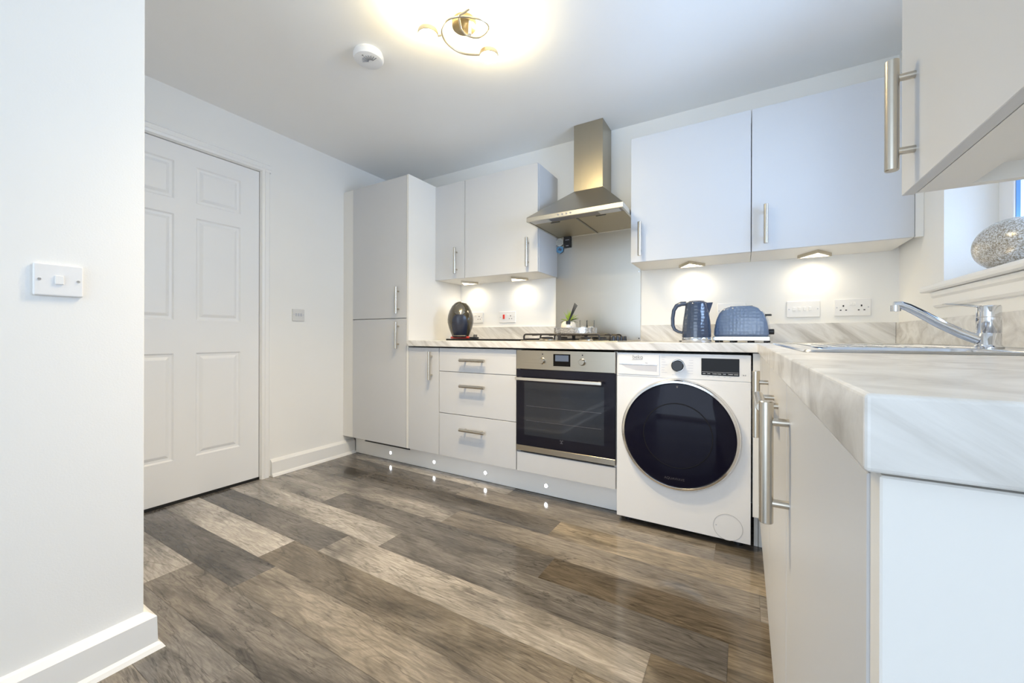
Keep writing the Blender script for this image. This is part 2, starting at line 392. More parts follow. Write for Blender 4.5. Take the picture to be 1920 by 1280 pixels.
for s1, s2 in ((A, Bv), (Bv, Cv)):
    for k in range(len(p)-1): b.faces.new((s1[k], s1[k+1], s2[k+1], s2[k]))
bmesh.ops.recalc_face_normals(b, faces=b.faces[:])
sk._add(b, M_gloss); struct(sk.build('baseboard_partition', M_gloss))
skirt_y('baseboard_left', XL, -1.165, -.502, 1)
# door frame + moulded six panel door leaf
def arch():
    mb = MB(); d = .018
    prof = [(0, 0), (.006, d), (.02, d+.004), (.028, d-.002), (.05, d), (.058, .006), (.062, 0)]
    for (ya, sg) in ((DY1, 1), (DY0, -1)):
        pts = [(XL+h, ya+sg*(w)) for w, h in prof]
        mb.prism(pts, 'Z', 0, DZ+.04)
    # head
    ptsH = [(XL+h, DZ+w) for w, h in prof]
    mb.prism(ptsH, 'Y', DY0-.062, DY1+.062)
    # jamb lining
    mb.box(XL-.12, XL+.002, DY1, DY1+.012, 0, DZ+.012).box(XL-.12, XL+.002, DY0-.012, DY0, 0, DZ+.012).box(XL-.12, XL+.002, DY0, DY1, DZ, DZ+.012)
    return mb
struct(arch().build('trim_1', M_gloss))
def panel_grid(Y0, Y1, Z0, Z1, cols, rows, xf, th):
    """leaf with recessed, raised-centre moulded panels; face looks to +X"""
    mb = MB(); b = bmesh.new()
    ys = [Y0]+[v for c in cols for v in c]+[Y1]; zs = [Z0]+[v for r in rows for v in r]+[Z1]
    def quad(a): b.faces.new([b.verts.new(v) for v in a])
    for i in range(len(ys)-1):
        for k in range(len(zs)-1):
            y0, y1, z0, z1 = ys[i], ys[i+1], zs[k], zs[k+1]
            if i % 2 == 1 and k % 2 == 1:
                steps = [(0, 0), (.008, -.007), (.020, -.008), (.034, -.001), (.038, 0)]
                for (a, ha), (c, hc) in zip(steps, steps[1:]):
                    o = [(xf+ha, y0+a, z0+a), (xf+ha, y1-a, z0+a), (xf+ha, y1-a, z1-a), (xf+ha, y0+a, z1-a)]
                    n = [(xf+hc, y0+c, z0+c), (xf+hc, y1-c, z0+c), (xf+hc, y1-c, z1-c), (xf+hc, y0+c, z1-c)]
                    for q in range(4): quad((o[q], o[(q+1) % 4], n[(q+1) % 4], n[q]))
                quad(n)
            else: quad(((xf, y0, z0), (xf, y1, z0), (xf, y1, z1), (xf, y0, z1)))
    quad(((xf-th, Y0, Z0), (xf-th, Y0, Z1), (xf-th, Y1, Z1), (xf-th, Y1, Z0)))
    for (ya) in (Y0, Y1): quad(((xf, ya, Z0), (xf-th, ya, Z0), (xf-th, ya, Z1), (xf, ya, Z1)))
    for (za) in (Z0, Z1): quad(((xf, Y0, za), (xf-th, Y0, za), (xf-th, Y1, za), (xf, Y1, za)))
    bmesh.ops.remove_doubles(b, verts=b.verts[:], dist=1e-5); bmesh.ops.recalc_face_normals(b, faces=b.faces[:])
    mb._add(b, M_door); return mb
struct(panel_grid(DY0+.003, DY1-.003, .016, DZ-.004, [(-1.905, -1.688), (-1.584, -1.346)], [(.245, .85), (1.04, 1.64), (1.725, 1.94)], XL-.006, .04).build('door_1', M_door))
struct(MB().box(XL-.046, XL-.004, DY0, DY1, 0, .0150).build('door_gap_shade', M_gap))  # black strip painting in the shade of the gap under the leaf

# window: reveal boards, sill with nosing, apron, uPVC frame, pane
sill = MB()
nose = [(.590, 1.143), (.592, 1.134), (.598, 1.130), (.80, 1.130), (.80, 1.157), (.600, 1.157), (.593, 1.153)]
b = bmesh.new()
sill.prism([(x, z) for x, z in nose], 'Y', -1.72, -.395)
# notch: sill beyond the reveal only exists in front of the wall
struct_s = MB().prism(nose, 'Y', WY0, WY1)
nn = [(.590, 1.143), (.592, 1.134), (.598, 1.130), (XR, 1.130), (XR, 1.157), (.600, 1.157), (.593, 1.153)]
struct_s.prism(nn, 'Y', WY1, -.395, bev=0).prism(nn, 'Y', -1.72, WY0)
sill.bm.free()
struct(struct_s.build('trim_2', M_gloss))
struct(MB().prism([(XR, 1.128), (XR-.020, 1.128), (XR-.018, 1.112), (XR-.012, 1.104), (XR-.012, 1.076), (XR-.008, 1.068), (XR, 1.066)], 'Y', -1.66, -.446).build('trim_3', M_gloss))
wf = MB(); FX = .768
for (y0, y1, z0, z1) in ((WY1-.055, WY1, WZ0, WZ1), (WY0, WY0+.055, WZ0, WZ1), (WY0+.055, WY1-.055, WZ0, WZ0+.055), (WY0+.055, WY1-.055, WZ1-.055, WZ1)):
    wf.box(FX, FX+.06, y0, y1, z0, z1, bev=.004)
for (y0, y1, z0, z1) in ((WY1-.125, WY1-.052, WZ0+.052, WZ1-.052), (WY0+.052, WY0+.118, WZ0+.052, WZ1-.052), (WY0+.11, WY1-.11, WZ0+.052, WZ0+.118), (WY0+.11, WY1-.11, WZ1-.118, WZ1-.052)):
    wf.box(FX-.012, FX+.05, y0, y1, z0, z1, bev=.006)
win = struct(wf.build('window_1', M_white))
gk = MB()
for (y0, y1, z0, z1) in ((WY1-.128, WY1-.124, WZ0+.11, WZ1-.11), (WY0+.117, WY0+.121, WZ0+.11, WZ1-.11)): gk.box(FX-.007, FX+.003, y0, y1, z0, z1)
gk.build('gasket', M_gasket, win)
MB().box(FX+.018, FX+.022, WY0+.115, WY1-.115, WZ0+.115, WZ1-.115).build('pane', M_glass, win)

# ------------------------------------------------------------------ handles
def handle_mb(c, axis, out):
    """bar handle; c = centre of its footprint on the door face, axis of the bar, out = outward normal"""
    c = Vector(c); a = Vector(axis); n = Vector(out); mb = MB()
    mb.cyl(c+n*.030-a*.0965, c+n*.030+a*.0965, .0100, n=28, bev=.0012)
    for s in (-1, 1): mb.cyl(c+a*.064*s, c+a*.064*s+n*.028, .0062, n=18)
    return mb
def handle(c, axis, out, parent, name='handle'):
    return lab(handle_mb(c, axis, out).build(name, M_handle, parent), 'brushed nickel bar handle')
OUT = (0, -1, 0); Z3 = (0, 0, 1); X3 = (1, 0, 0)
YD, YW = -.600, -.319      # door faces of base and wall units
G = .0022
ZB, ZT = .155, .872
def front_door(name, x0, x1, z0, z1, y, parent, mt=None, th=.018):
    return MB().box(x0+G, x1-G, y, y+th, z0, z1, bev=.001, seg=1).build(name, mt or M_cab, parent)

# tall cabinet
t = thing('tall_cabinet', 'tall pale grey cabinet with two stacked doors beside left wall', 'cabinet', (-2.4, -.3, 0))
MB().box(-2.70, -2.1005, YD+.021, -.002, ZB, 2.099).build('carcass', M_panel, t)
lab(MB().box(-2.1005, -2.082, YD-.001, -.001, ZB, 2.101, bev=.001, seg=1).build('side_panel', M_panel, t), 'white side panel')
lab(MB().box(XL+.001, -2.684, YD+.003, YD+.021, ZB, 2.097).build('filler_panel', M_panel, t), 'narrow white filler strip')
d1 = front_door('door', -2.683, -2.102, 1.082, 2.099, YD, t); handle((-2.180, YD, 1.209), Z3, OUT, d1)
d2 = front_door('door', -2.683, -2.102, ZB, 1.076, YD, t); handle((-2.180, YD, .957), Z3, OUT, d2)
g = MB()
for k in range(3): g.box(-2.57, -2.105, YD+.022+k*.004, YD+.024+k*.004, .137+k*.0045, .140+k*.0045)
g.box(-2.572, -2.103, YD+.034, YD+.040, .133, .152)
lab(g.build('ventilation_grille', M_black, t), 'black slotted grille under lower door')
# narrow base cabinet
t = thing('base_cabinet', 'narrow pale grey base cabinet between tall cabinet and drawers', 'cabinet', (-1.95, -.3, 0))
MB().box(-2.0815, -1.801, YD+.021, -.002, ZB, ZT).build('carcass', M_panel, t)
d = front_door('door', -2.0815, -1.800, ZB, ZT, YD, t); handle((-1.864, YD, .751), Z3, OUT, d)
# drawers
t = thing('drawer_cabinet', 'pale grey base cabinet with three stacked drawers left of oven', 'cabinet', (-1.5, -.3, 0))
MB().box(-1.799, -1.201, YD+.021, -.002, ZB, ZT).build('carcass', M_panel, t)
for (z0, z1, hz) in ((.719, ZT, .797), (.441, .715, .631), (ZB, .437, .350)):
    d = front_door('drawer', -1.800, -1.200, z0, z1, YD, t); handle((-1.510, YD, hz), X3, OUT, d)
# oven housing
t = thing('oven_housing', 'base cabinet housing with plain lower panel around the oven', 'cabinet', (-.9, -.3, 0))
MB().box(-1.199, -1.181, YD+.021, -.002, ZB, ZT).box(-.619, -.601, YD+.021, -.002, ZB, ZT).box(-1.181, -.619, YD+.021, -.002, ZB, ZB+.018).build('carcass', M_panel, t)
front_door('lower_panel', -1.198, -.604, ZB, .268, YD, t)
# oven
t = thing('built_in_oven', 'built-in electric oven with steel controls and black glass door', 'oven', (-.9, -.3, .28))
MB().box(-1.18, -.62, YD+.01, -.06, .275, .868).build('body', M_black, t)
cp = lab(MB().box(-1.197, -.606, YD-.004, YD+.012, .760, .870, bev=.001, seg=1).build('control_panel', M_steel, t), 'brushed steel control panel')
for kx in (-1.026, -.786):
    kb = lab(MB().lathe([(.0, 0), (.019, 0), (.0195, .002), (.017, .004), (.0155, .018), (.014, .020), (0, .020)], (kx, YD-.004, .811), n=32, axis='Y').box(kx-.002, kx+.002, YD-.0255, YD-.022, .803, .826).build('knob', M_steel, t), 'silver control knob')
    MB().box(kx-.003, kx+.003, YD-.005, YD-.003, .846, .853).build('mark', M_black, cp)
sc = MB().box(-.958, -.856, YD-.0055, YD-.003, .784, .852).build('display', M_screen, t)
MB().box(-.946, -.866, YD-.0062, YD-.005, .812, .846).build('screen', M_blue, sc)
dr = lab(MB().box(-1.197, -.606, YD-.006, YD+.012, .312, .757, bev=.001, seg=1).build('glass_door', M_bglass, t), 'black glass oven door')
MB().box(-1.143, -.665, YD-.0066, YD-.0055, .375, .684).build('window', M_owin, dr)
w = MB()
for zz in (.46, .545): w.box(-1.13, -.68, YD-.0072, YD-.0066, zz, zz+.0012)
w.build('rack_line', mat('rack_line', (.12, .12, .14), .3), dr)
hb = lab(MB().box(-1.186, -.668, YD-.048, YD-.038, .697, .714, bev=.002).box(-1.176, -1.160, YD-.040, YD-.005, .699, .712).box(-.694, -.678, YD-.040, YD-.005, .699, .712).build('handle', brushed('oven_handle_steel', (.78, .75, .69), .3), dr), 'pale steel bar handle')
lab(MB().box(-1.197, -.606, YD-.006, YD+.012, .279, .311, bev=.001, seg=1).build('bottom_trim', M_steel, t), 'steel strip below glass')
# small maker's mark on the glass: slanted bars in a square, and a word
lg = MB()
lg.box(-.912, -.902, YD-.0066, YD-.0058, .352, .357); lg.box(-.918, -.896, YD-.0066, YD-.0058, .366, .368)
lg.prism([(-.916, .352), (-.912, .352), (-.898, .372), (-.902, .372)], 'Y', YD-.0066, YD-.0058).prism([(-.902, .352), (-.898, .352), (-.912, .372), (-.916, .372)], 'Y', YD-.0066, YD-.0058)
lg.build('maker_mark', mat('faint_print', (.06, .06, .08), .5), dr)

# washing machine
t = thing('washing_machine', 'white front-loading washing machine with large dark round door', 'washing machine', (-.3, -.3, 0))
YM = -.606
MB().box(-.597, -.003, YM+.004, -.05, .030, .869, bev=.006, seg=2).build('body', M_white, t)
MB().box(-.597, -.003, YM, YM+.008, .030, .7475, bev=.002, seg=2).build('front_panel', M_white, t)
cpn = MB().box(-.597, -.003, YM, YM+.008, .7495, .869, bev=.002, seg=2).build('control_panel', M_white, t)
# detergent drawer; shade of the grip scoop painted as a flat grey patch
dw = MB().box(-.590, -.388, YM-.003, YM+.002, .760, .864, bev=.001, seg=1).build('detergent_drawer', M_white, t)
gr = MB()
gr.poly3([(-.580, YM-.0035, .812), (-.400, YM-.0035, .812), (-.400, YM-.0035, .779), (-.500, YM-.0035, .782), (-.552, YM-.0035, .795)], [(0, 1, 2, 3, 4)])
gr.build('grip_shade', mat('grip_shadow_grey', (.60, .61, .66), .5), dw)
lab(MB().box(-.584, -.399, YM-.0055, YM-.003, .811, .8145, bev=.0006, seg=1).build('grip_edge', M_chromering, dw), 'thin silver strip')
text('beko', .026, (-.492, YM-.0035, .848), (R(90), 0, 0), 'maker_name', M_grey, dw)
MB().prism([(-.520, .8335), (-.520, .8350), (-.468, .8385), (-.468, .8365)], 'Y', YM-.004, YM-.003).build('underline', M_grey, dw)
text('9kg', .009, (-.450, YM-.0035, .820), (R(90), 0, 0), 'small_print', M_lgrey, dw)
kn = lab(MB().lathe([(0, 0), (.031, 0), (.0315, .003), (.029, .006), (.028, .0045)], (-.304, YM, .812), n=48, axis='Y').build('dial_ring', M_chromering, t), 'silver ring around dial')
lab(MB().lathe([(0, 0), (.0275, 0), (.0265, .020), (.024, .022), (0, .022)], (-.304, YM, .812), n=48, axis='Y').build('dial', M_gblack, t), 'black programme dial')
ds = lab(MB().box(-.202, -.048, YM-.0018, YM+.002, .773, .851, bev=.0008, seg=1).build('display', M_screen, t), 'black display with button row')
MB().box(-.199, -.051, YM-.0024, YM-.0016, .7875, .7885).build('line', M_lgrey, ds)
pr = MB()
for k, wv in enumerate((.012, .010, .016, .013, .010, .017, .017)): pr.box(-.196+k*.0212, -.196+k*.0212+wv, YM-.0024, YM-.0016, .7790, .7815)
for k in range(1, 6): pr.box(-.1985+k*.0212, -.1980+k*.0212, YM-.0024, YM-.0016, .777, .785)
pr.build('button_labels', M_lgrey, ds)
M_pp = mat('programme_print', (.62, .64, .70), .6)
for k in range(7):
    zz = .851-k*.0125
    MB().box(-.378, -.378+random.choice((.014, .018, .026)), YM-.0006, YM+.001, zz, zz+.0022).build('programme_print', M_pp, t)
    if k > 0: MB().box(-.262+(.008 if k < 3 else 0), -.237, YM-.0006, YM+.001, zz, zz+.002).build('programme_print', M_pp, t)
MB().box(-.33, -.31, YM-.0006, YM+.001, .766, .7685).build('programme_print', M_pp, t)
for k in range(5): MB().box(-.178+k*.0225, -.170+k*.0225, YM-.0006, YM+.001, .766, .7685).build('programme_print', M_pp, t)
MB().box(-.045, -.020, YM-.0006, YM+.001, .8535, .855).build('programme_print', M_pp, t)
MB().prism([(-.034, .7755), (-.034, .7825), (-.0285, .779)], 'Y', YM-.0008, YM+.001).box(-.0265, -.0250, YM-.0008, YM+.001, .776, .782).box(-.0238, -.0223, YM-.0008, YM+.001, .776, .782).build('play_symbol', M_grey, t)
# door: chrome ring, black glass bowl
dc = (-.304, YM, .482); RR = .266
dr = lab(MB().lathe([(RR-.030, 0), (RR-.003, 0), (RR, .006), (RR-.002, .020), (RR-.008, .027), (RR-.017, .029), (RR-.021, .024), (RR-.022, .012)], dc, n=120, axis='Y', caps=False).build('door_ring', M_chromering, t), 'polished silver ring')
gl = lab(MB().lathe([(0, .036), (.06, .0355), (.13, .033), (.185, .029), (.215, .026), (RR-.0215, .022), (RR-.022, .004)], dc, n=96, axis='Y', caps=False).build('door_glass', mat('washer_dark_glass', (.006, .006, .016), .045, spec=.14), t), 'dark domed glass')
ir = MB().lathe([(.150, .0325), (.152, .0330), (.155, .0320)], dc, n=80, axis='Y', caps=False)
ir.build('inner_ring', mat('faint_inner_ring', (.012, .012, .016), .4, spec=.1), gl)
text('AQUAWAVE', .016, (-.315, YM-.0275, .275), (R(90), 0, 0), 'door_print', mat('door_print', (.05, .045, .05), .5), gl)
MB().prism([(-.309, .717), (-.299, .717), (-.304, .703)], 'Y', YM-.0245, YM-.0235).build('pointer_mark', mat('pointer_mark', (.12, .12, .13), .5), gl)
hl = MB(); ring = [( -.092+.0585*math.cos(a*math.pi/30), YM-.0004, .088+.0585*math.sin(a*math.pi/30)) for a in range(60)]
hl.tube(ring, .0009, n=6, closed=True)
fl = lab(hl.build('filter_hatch', mat('hatch_line', (.45, .45, .46), .5), t), 'round filter hatch outline')
MB().box(-.142, -.136, YM-.001, YM+.001, .086, .092).build('hatch_notch', M_lgrey, fl)
for fx in (-.55, -.05):
    for fy in (-.55, -.12): MB().cyl((fx, fy, 0), (fx, fy, .032), .02, n=16).build('foot', M_black, t)

# corner filler and right run of base units
XD = .030
t = thing('corner_post', 'narrow cream corner filler strip right of the washing machine', 'cabinet filler', (.02, -.58, 0))
MB().box(.004, XD+.016, YD, YD+.018, ZB, ZT+.005).build('strip', M_panel, t)
MB().box(.010, .026, YD+.065, YD+.08, 0, ZB-.002).box(.0285, .052, YD+.065, YD+.08, 0, ZB-.002).build('plinth_piece', M_panel, t)
def xdoor(y0, y1, z0, z1, parent, name='door'):
    return MB().box(XD, XD+.018, y0+G, y1-G, z0, z1, bev=.001, seg=1).build(name, M_cab, parent)
t = thing('base_cabinet', 'base cabinet under sink with upright handle nearest the corner', 'cabinet', (.3, -1.0, 0))
MB().box(XD+.02, XR-.002, -1.355, -.603, ZB, ZB+.018).box(XD+.02, XD+.038, -1.355, -.603, ZB+.018, ZT-.06).box(XD+.038, XR-.002, -1.355, -1.337, ZB+.018, ZT-.16).build('carcass', M_panel, t)
d = xdoor(-1.356, -.857, ZB, ZT, t); handle((XD, -1.292, .7545), Z3, (-1, 0, 0), d)
MB().box(XD, XD+.018, -.856, -.6, ZB, ZT).build('corner_panel', M_cab, t)
t = thing('base_cabinet', 'base cabinet with horizontal handle, middle of the sink run', 'cabinet', (.3, -1.6, 0))
MB().box(XD+.02, XR-.002, -1.855, -1.357, ZB, ZB+.018).box(XD+.02, XD+.038, -1.855, -1.357, ZB+.018, ZT-.06).box(XD+.038, XR-.002, -1.855, -1.837, ZB+.018, ZT-.06).build('carcass', M_panel, t)
d = xdoor(-1.856, -1.357, ZB, ZT, t); handle((XD, -1.607, .808), (0, 1, 0), (-1, 0, 0), d)
t = thing('base_cabinet', 'nearest base cabinet under worktop end with large upright handle', 'cabinet', (.3, -2.1, 0))
MB().box(XD+.02, XR-.002, -2.352, -1.857, ZB, ZT).build('carcass', M_panel, t)
d = xdoor(-2.352, -1.857, ZB, ZT, t); handle((XD, -1.899, .7515), Z3, (-1, 0, 0), d)
lab(MB().box(XD+.0, XR-.001, -2.375, -2.356, 0, ZT+.006, bev=.001, seg=1).build('end_panel', M_panel, t), 'white end panel facing the room')

# plinths
t = thing('plinth', 'long white plinth with small lights under back wall units', 'plinth', (-1.7, -.49, 0))
MB().box(XL+.03, -.602, -.500, -.484, .002, .150, bev=.001, seg=1).build('board', M_plinth, t)
tag(MB().box(XD+.065, XD+.08, -2.355, -.545, .002, .150).build('plinth', M_panel), 'white plinth under the sink run cabinets', 'plinth')
led0 = None
for n, (lx, lb) in enumerate(((-2.365, 'small round plinth light under the tall cabinet'), (-1.928, 'small round plinth light under the narrow cabinet'), (-1.489, 'small round plinth light under the drawers'), (-1.051, 'small round plinth light under the oven'))):
    if led0 is None:
        led0 = thing('plinth_light', lb, 'light', (lx, -.5, .057), 'plinth lights')
        MB().lathe([(.011, 0), (.014, 0), (.0145, .0015), (.011, .002)], (lx, -.5, .057), n=24, axis='Y', caps=False).build('rim', M_chrome, led0)
        MB().lathe([(0, 0), (.0115, 0), (.011, .0022), (0, .0026)], (lx, -.5, .057), n=24, axis='Y').build('lens', M_led, led0)
    else: dup(led0, (lx, -.5, .057), lb)

# ------------------------------------------------------------------ worktop, upstands, splashback
ZW0, ZW1 = .8815, .9215
wt = MB()
XE, YE, YN = .0215, -.622, -2.386
HX0, HX1, HY0, HY1 = -1.165, -.635, -.53, -.09         # hob cut-out
SX0, SX1, SY0, SY1 = .085, .555, -1.700, -.785         # sink cut-out
def slab(x0, x1, y0, y1): wt.box(x0, x1, y0, y1, ZW0, ZW1)
b = bmesh.new()
xs = sorted([-2.0815, HX0, HX1, XE, SX0, SX1, XR-.0005]); ysl = sorted([YN, SY0, SY1, YE, HY0, HY1, -.0005])
vt = {}; vb = {}
def inside(cx, cy):
    if HX0 < cx < HX1 and HY0 < cy < HY1: return False
    if SX0 < cx < SX1 and SY0 < cy < SY1: return False
    return cy > YE or cx > XE
def gv(d, x, y, z):
    if (x, y) not in d: d[(x, y)] = b.verts.new((x, y, z))
    return d[(x, y)]
cells = [[inside((xs[i]+xs[i+1])/2, (ysl[j]+ysl[j+1])/2) for j in range(len(ysl)-1)] for i in range(len(xs)-1)]
for i in range(len(xs)-1):
    for j in range(len(ysl)-1):
        if not cells[i][j]: continue
        x0, x1, y0, y1 = xs[i], xs[i+1], ysl[j], ysl[j+1]
        b.faces.new((gv(vt, x0, y0, ZW1), gv(vt, x1, y0, ZW1), gv(vt, x1, y1, ZW1), gv(vt, x0, y1, ZW1)))
        b.faces.new((gv(vb, x0, y1, ZW0), gv(vb, x1, y1, ZW0), gv(vb, x1, y0, ZW0), gv(vb, x0, y0, ZW0)))
        for (di, dj, p, q) in ((-1, 0, (x0, y0), (x0, y1)), (1, 0, (x1, y1), (x1, y0)), (0, -1, (x1, y0), (x0, y0)), (0, 1, (x0, y1), (x1, y1))):
            ii, jj = i+di, j+dj
            if not (0 <= ii < len(xs)-1 and 0 <= jj < len(ysl)-1 and cells[ii][jj]):
                b.faces.new((gv(vb, *p, ZW0), gv(vt, *p, ZW1), gv(vt, *q, ZW1), gv(vb, *q, ZW0)))
bmesh.ops.recalc_face_normals(b, faces=b.faces[:])
ed = [e for e in b.edges if len(e.link_faces) == 2 and e.calc_face_angle(0) > 1 and (e.verts[0].co.y <= YE+.001 and e.verts[1].co.y <= YE+.001) and not (SX0-.001 < e.verts[0].co.x < SX1+.001 and e.verts[0].co.y > YN+.01)]
bmesh.ops.bevel(b, geom=ed, offset=.0025, segments=3, profile=.5, affect='EDGES')
wt._add(b, M_marble)
wo = tag(wt.build('worktop', M_marble), 'pale marble-effect L-shaped worktop with hob and sink set in', 'worktop')
tag(MB().box(-2.081, -1.212, -.013, -.0005, ZW1, 1.026, bev=.001, seg=1).build('upstand', M_marble), 'marble-effect upstand left of the steel splashback', 'upstand')
tag(MB().box(-.609, XR-.014, -.013, -.0005, ZW1, 1.026, bev=.001, seg=1).build('upstand', M_marble), 'marble-effect upstand behind kettle and toaster', 'upstand')
tag(MB().box(XR-.013, XR-.0005, YN+.01, -.0005, ZW1, 1.024, bev=.001, seg=1).build('upstand', M_marble), 'marble-effect upstand below the window behind the tap', 'upstand')
t = thing('splashback', 'brushed steel splashback panel behind the hob', 'splashback', (-.91, -.004, .93))
MB().box(-1.211, -.610, -.007, -.0008, ZW1+.001, 1.672, bev=.001, seg=1).build('panel', brushed('splashback_steel', (.52, .50, .46), .30, 'X', .03), t)
for (px, pz) in ((-.62, 1.375), (-1.2, 1.375), (-.62, .94), (-1.2, .94)): MB().cyl((px, -.0065, pz), (px, -.0095, pz), .004, n=12).build('screw', M_chrome, t)

# ------------------------------------------------------------------ wall cabinets
WB, WT = 1.380, 2.0962
t = thing('wall_cabinet', 'narrow pale grey wall cabinet beside the tall cabinet', 'cabinet', (-1.95, -.15, WB))
MB().box(-2.081, -1.801, YW+.019, -.001, WB, WT).build('carcass', M_under, t)
d = front_door('door', -2.0995, -1.800, WB, WT, YW, t); handle((-1.873, YW, 1.5095), Z3, OUT, d)
t = thing('wall_cabinet', 'wide pale grey wall cabinet left of the hood', 'cabinet', (-1.5, -.15, WB))
MB().box(-1.799, -1.219, YW+.019, -.001, WB, WT).build('carcass', M_under, t)
MB().box(-1.219, -1.2012, YW+.0195, -.001, WB, WT, bev=.001, seg=1).build('side_panel', M_cab, t)
d = front_door('door', -1.800, -1.2005, WB, WT, YW, t); handle((-1.272, YW, 1.5095), Z3, OUT, d)
t = thing('wall_cabinet', 'pale grey wall cabinet right of the hood', 'cabinet', (-.3, -.15, WB))
MB().box(-.599, -.001, YW+.019, -.001, WB, WT).build('carcass', M_under, t)
d = front_door('door', -.600, .0, WB, WT, YW, t); handle((-.5435, YW, 1.5065), Z3, OUT, d)
t = thing('wall_cabinet', 'pale grey wall cabinet in the corner beside the window wall', 'cabinet', (.3, -.15, WB))
MB().box(.001, .599, YW+.019, -.001, WB, WT).build('carcass', M_under, t)
d = front_door('door', .0, .600, WB, WT, YW, t); handle((.061, YW, 1.506), Z3, OUT, d)
MB().box(.6005, XR-.0008, YW+.004, YW+.019, WB, WT).build('filler_panel', M_panel, t)
# deep tall wall unit near the camera on the window wall
UX, UY0, UY1, UB = .2225, -2.24, -1.643, 1.213
t = thing('wall_cabinet', 'deep wall cabinet at top right with close-up bar handle', 'cabinet', (.42, -1.94, UB))
cb = MB()
cb.box(UX+.020, XR-.001, UY1-.018, UY1-.0005, UB+.0015, WT).box(UX+.020, XR-.001, UY0, UY0+.018, UB+.0015, WT).box(UX+.020, UX+.085, UY0+.018, UY1-.018, UB+.0015, UB+.019)
cb.box(UX+.085, XR-.001, UY0+.018, UY1-.018, UB+.030, UB+.048).box(UX+.020, XR-.001, UY0+.018, UY1-.018, WT-.018, WT)
cb.build('carcass', M_panel, t)
d = MB().box(UX, UX+.018, UY0, UY1, UB, WT, bev=.001, seg=1).build('door', M_cab, t); handle((UX, -1.711, 1.338), Z3, (-1, 0, 0), d)

# under-cabinet lights: triangular steel wedges, lens below
def ucl(cx, cz, label, first=None, yaw_=0):
    if first: return dup(first, (cx, -.12, cz), label, (0, 0, yaw_))
    t = thing('under_cabinet_light', label, 'light', (cx, -.12, cz), 'under-cabinet lights')
    tri = [(-.072, .034), (.072, .034), (0, -.096)]
    def sc(f, off=0): return [(cx+x*f, -.12+(y+.0)*f+off) for x, y in tri]
    MB().poly3([(*p, cz) for p in sc(1)]+[(*p, cz-.016) for p in sc(1)]+[(*p, cz-.016) for p in sc(.86)]+[(*p, cz-.013) for p in sc(.86)],
        [(0, 1, 2)]+[(k, (k+1) % 3, (k+1) % 3+3, k+3) for k in range(3)]+[(k+3, (k+1) % 3+3, (k+1) % 3+6, k+6) for k in range(3)]+[(k+6, (k+1) % 3+6, (k+1) % 3+9, k+9) for k in range(3)]).build('housing', M_brass, t)
    MB().prism(sc(.855), 'Z', cz-.0145, cz-.0125).build('lens', M_ucl, t)
    return t
UCL = ((-1.915, 'triangular under-cabinet light above the coffee machine'), (-1.468, 'triangular under-cabinet light above the cooker switch'), (-.298, 'triangular under-cabinet light above the kettle'), (.283, 'triangular under-cabinet light above the white wall switches'))
u0 = None
for (ux, lb) in UCL:
    u = ucl(ux, WB, lb, u0); u0 = u0 or u
    l = bpy.data.lights.new('under_cabinet_glow', 'SPOT'); l.energy = 1.9; l.color = (1, .86, .62); l.spot_size = R(168); l.spot_blend = 1; l.shadow_soft_size = .04
    o = bpy.data.objects.new('under_cabinet_glow', l); COL.objects.link(o); o.location = (ux, -.085, WB-.022); o.rotation_euler = (R(8), 0, 0)

# ------------------------------------------------------------------ cooker hood
t = thing('cooker_hood', 'brushed steel chimney cooker hood above the hob', 'cooker hood', (-.9, -.24, 1.66))
hx0, hx1, hy, hz0, hz1, zt = -1.199, -.602, -.482, 1.660, 1.688, 1.908
cx0, cx1, cyf = -1.004, -.808, -.185
MB().box(cx0, cx1, cyf, -.001, zt-.002, H-.001, bev=.001, seg=1).build('chimney', M_steelv, t)
MB().poly3([(hx0, hy, hz1), (hx1, hy, hz1), (hx1, -.001, hz1), (hx0, -.001, hz1), (cx0, cyf, zt), (cx1, cyf, zt), (cx1, -.001, zt), (cx0, -.001, zt)],
    [(0, 1, 5, 4), (1, 2, 6, 5), (2, 3, 7, 6), (3, 0, 4, 7), (4, 5, 6, 7), (3, 2, 1, 0)]).build('canopy', M_steel, t)
rim = MB().box(hx0, hx1, hy, hy+.012, hz0, hz1, bev=.001, seg=1).box(hx0, hx0+.012, hy+.012, -.001, hz0, hz1).box(hx1-.012, hx1, hy+.012, -.001, hz0, hz1).box(hx0+.012, hx1-.012, -.013, -.001, hz0, hz1)
rim.build('rim', brushed('hood_rim_steel', (.70, .67, .60), .28), t)
MB().box(hx0+.012, hx1-.012, hy+.012, hy+.085, hz0+.004, hz0+.008).build('light_strip_plate', mat('light_strip_dark_steel', (.30, .27, .25), .35, 1), t)
for k, (a, bb) in enumerate(((hx0+.014, -.906), (-.894, hx1-.014))):
    f = lab(MB().box(a, bb, hy+.088, -.016, hz0+.003, hz0+.010, bev=.001, seg=1).build('grease_filter', M_alu, t), 'ribbed aluminium grease filter')
    fh = a+.5*(bb-a)
    MB().box(fh-.03, fh+.03, hy+.093, hy+.100, hz0+.000, hz0+.004).build('catch', M_black, f)
MB().box(-.905, -.895, hy+.086, -.014, hz0+.000, hz0+.008).build('centre_bar', mat('centre_bar_steel', (.30, .28, .24), .4, 1), t)
for lx in (-1.12, -.69): MB().box(lx-.06, lx+.06, hy+.022, hy+.078, hz0+.001, hz0+.005, bev=.001, seg=1).build('lamp_lens', mat('hood_lens', (.5, .5, .48), .3), t)
bt = MB()
for k in range(4): bt.cyl((-.985+k*.026, hy, 1.674), (-.985+k*.026, hy-.003, 1.674), .0055, n=16)
lab(bt.build('buttons', M_grey, t), 'row of four small buttons')
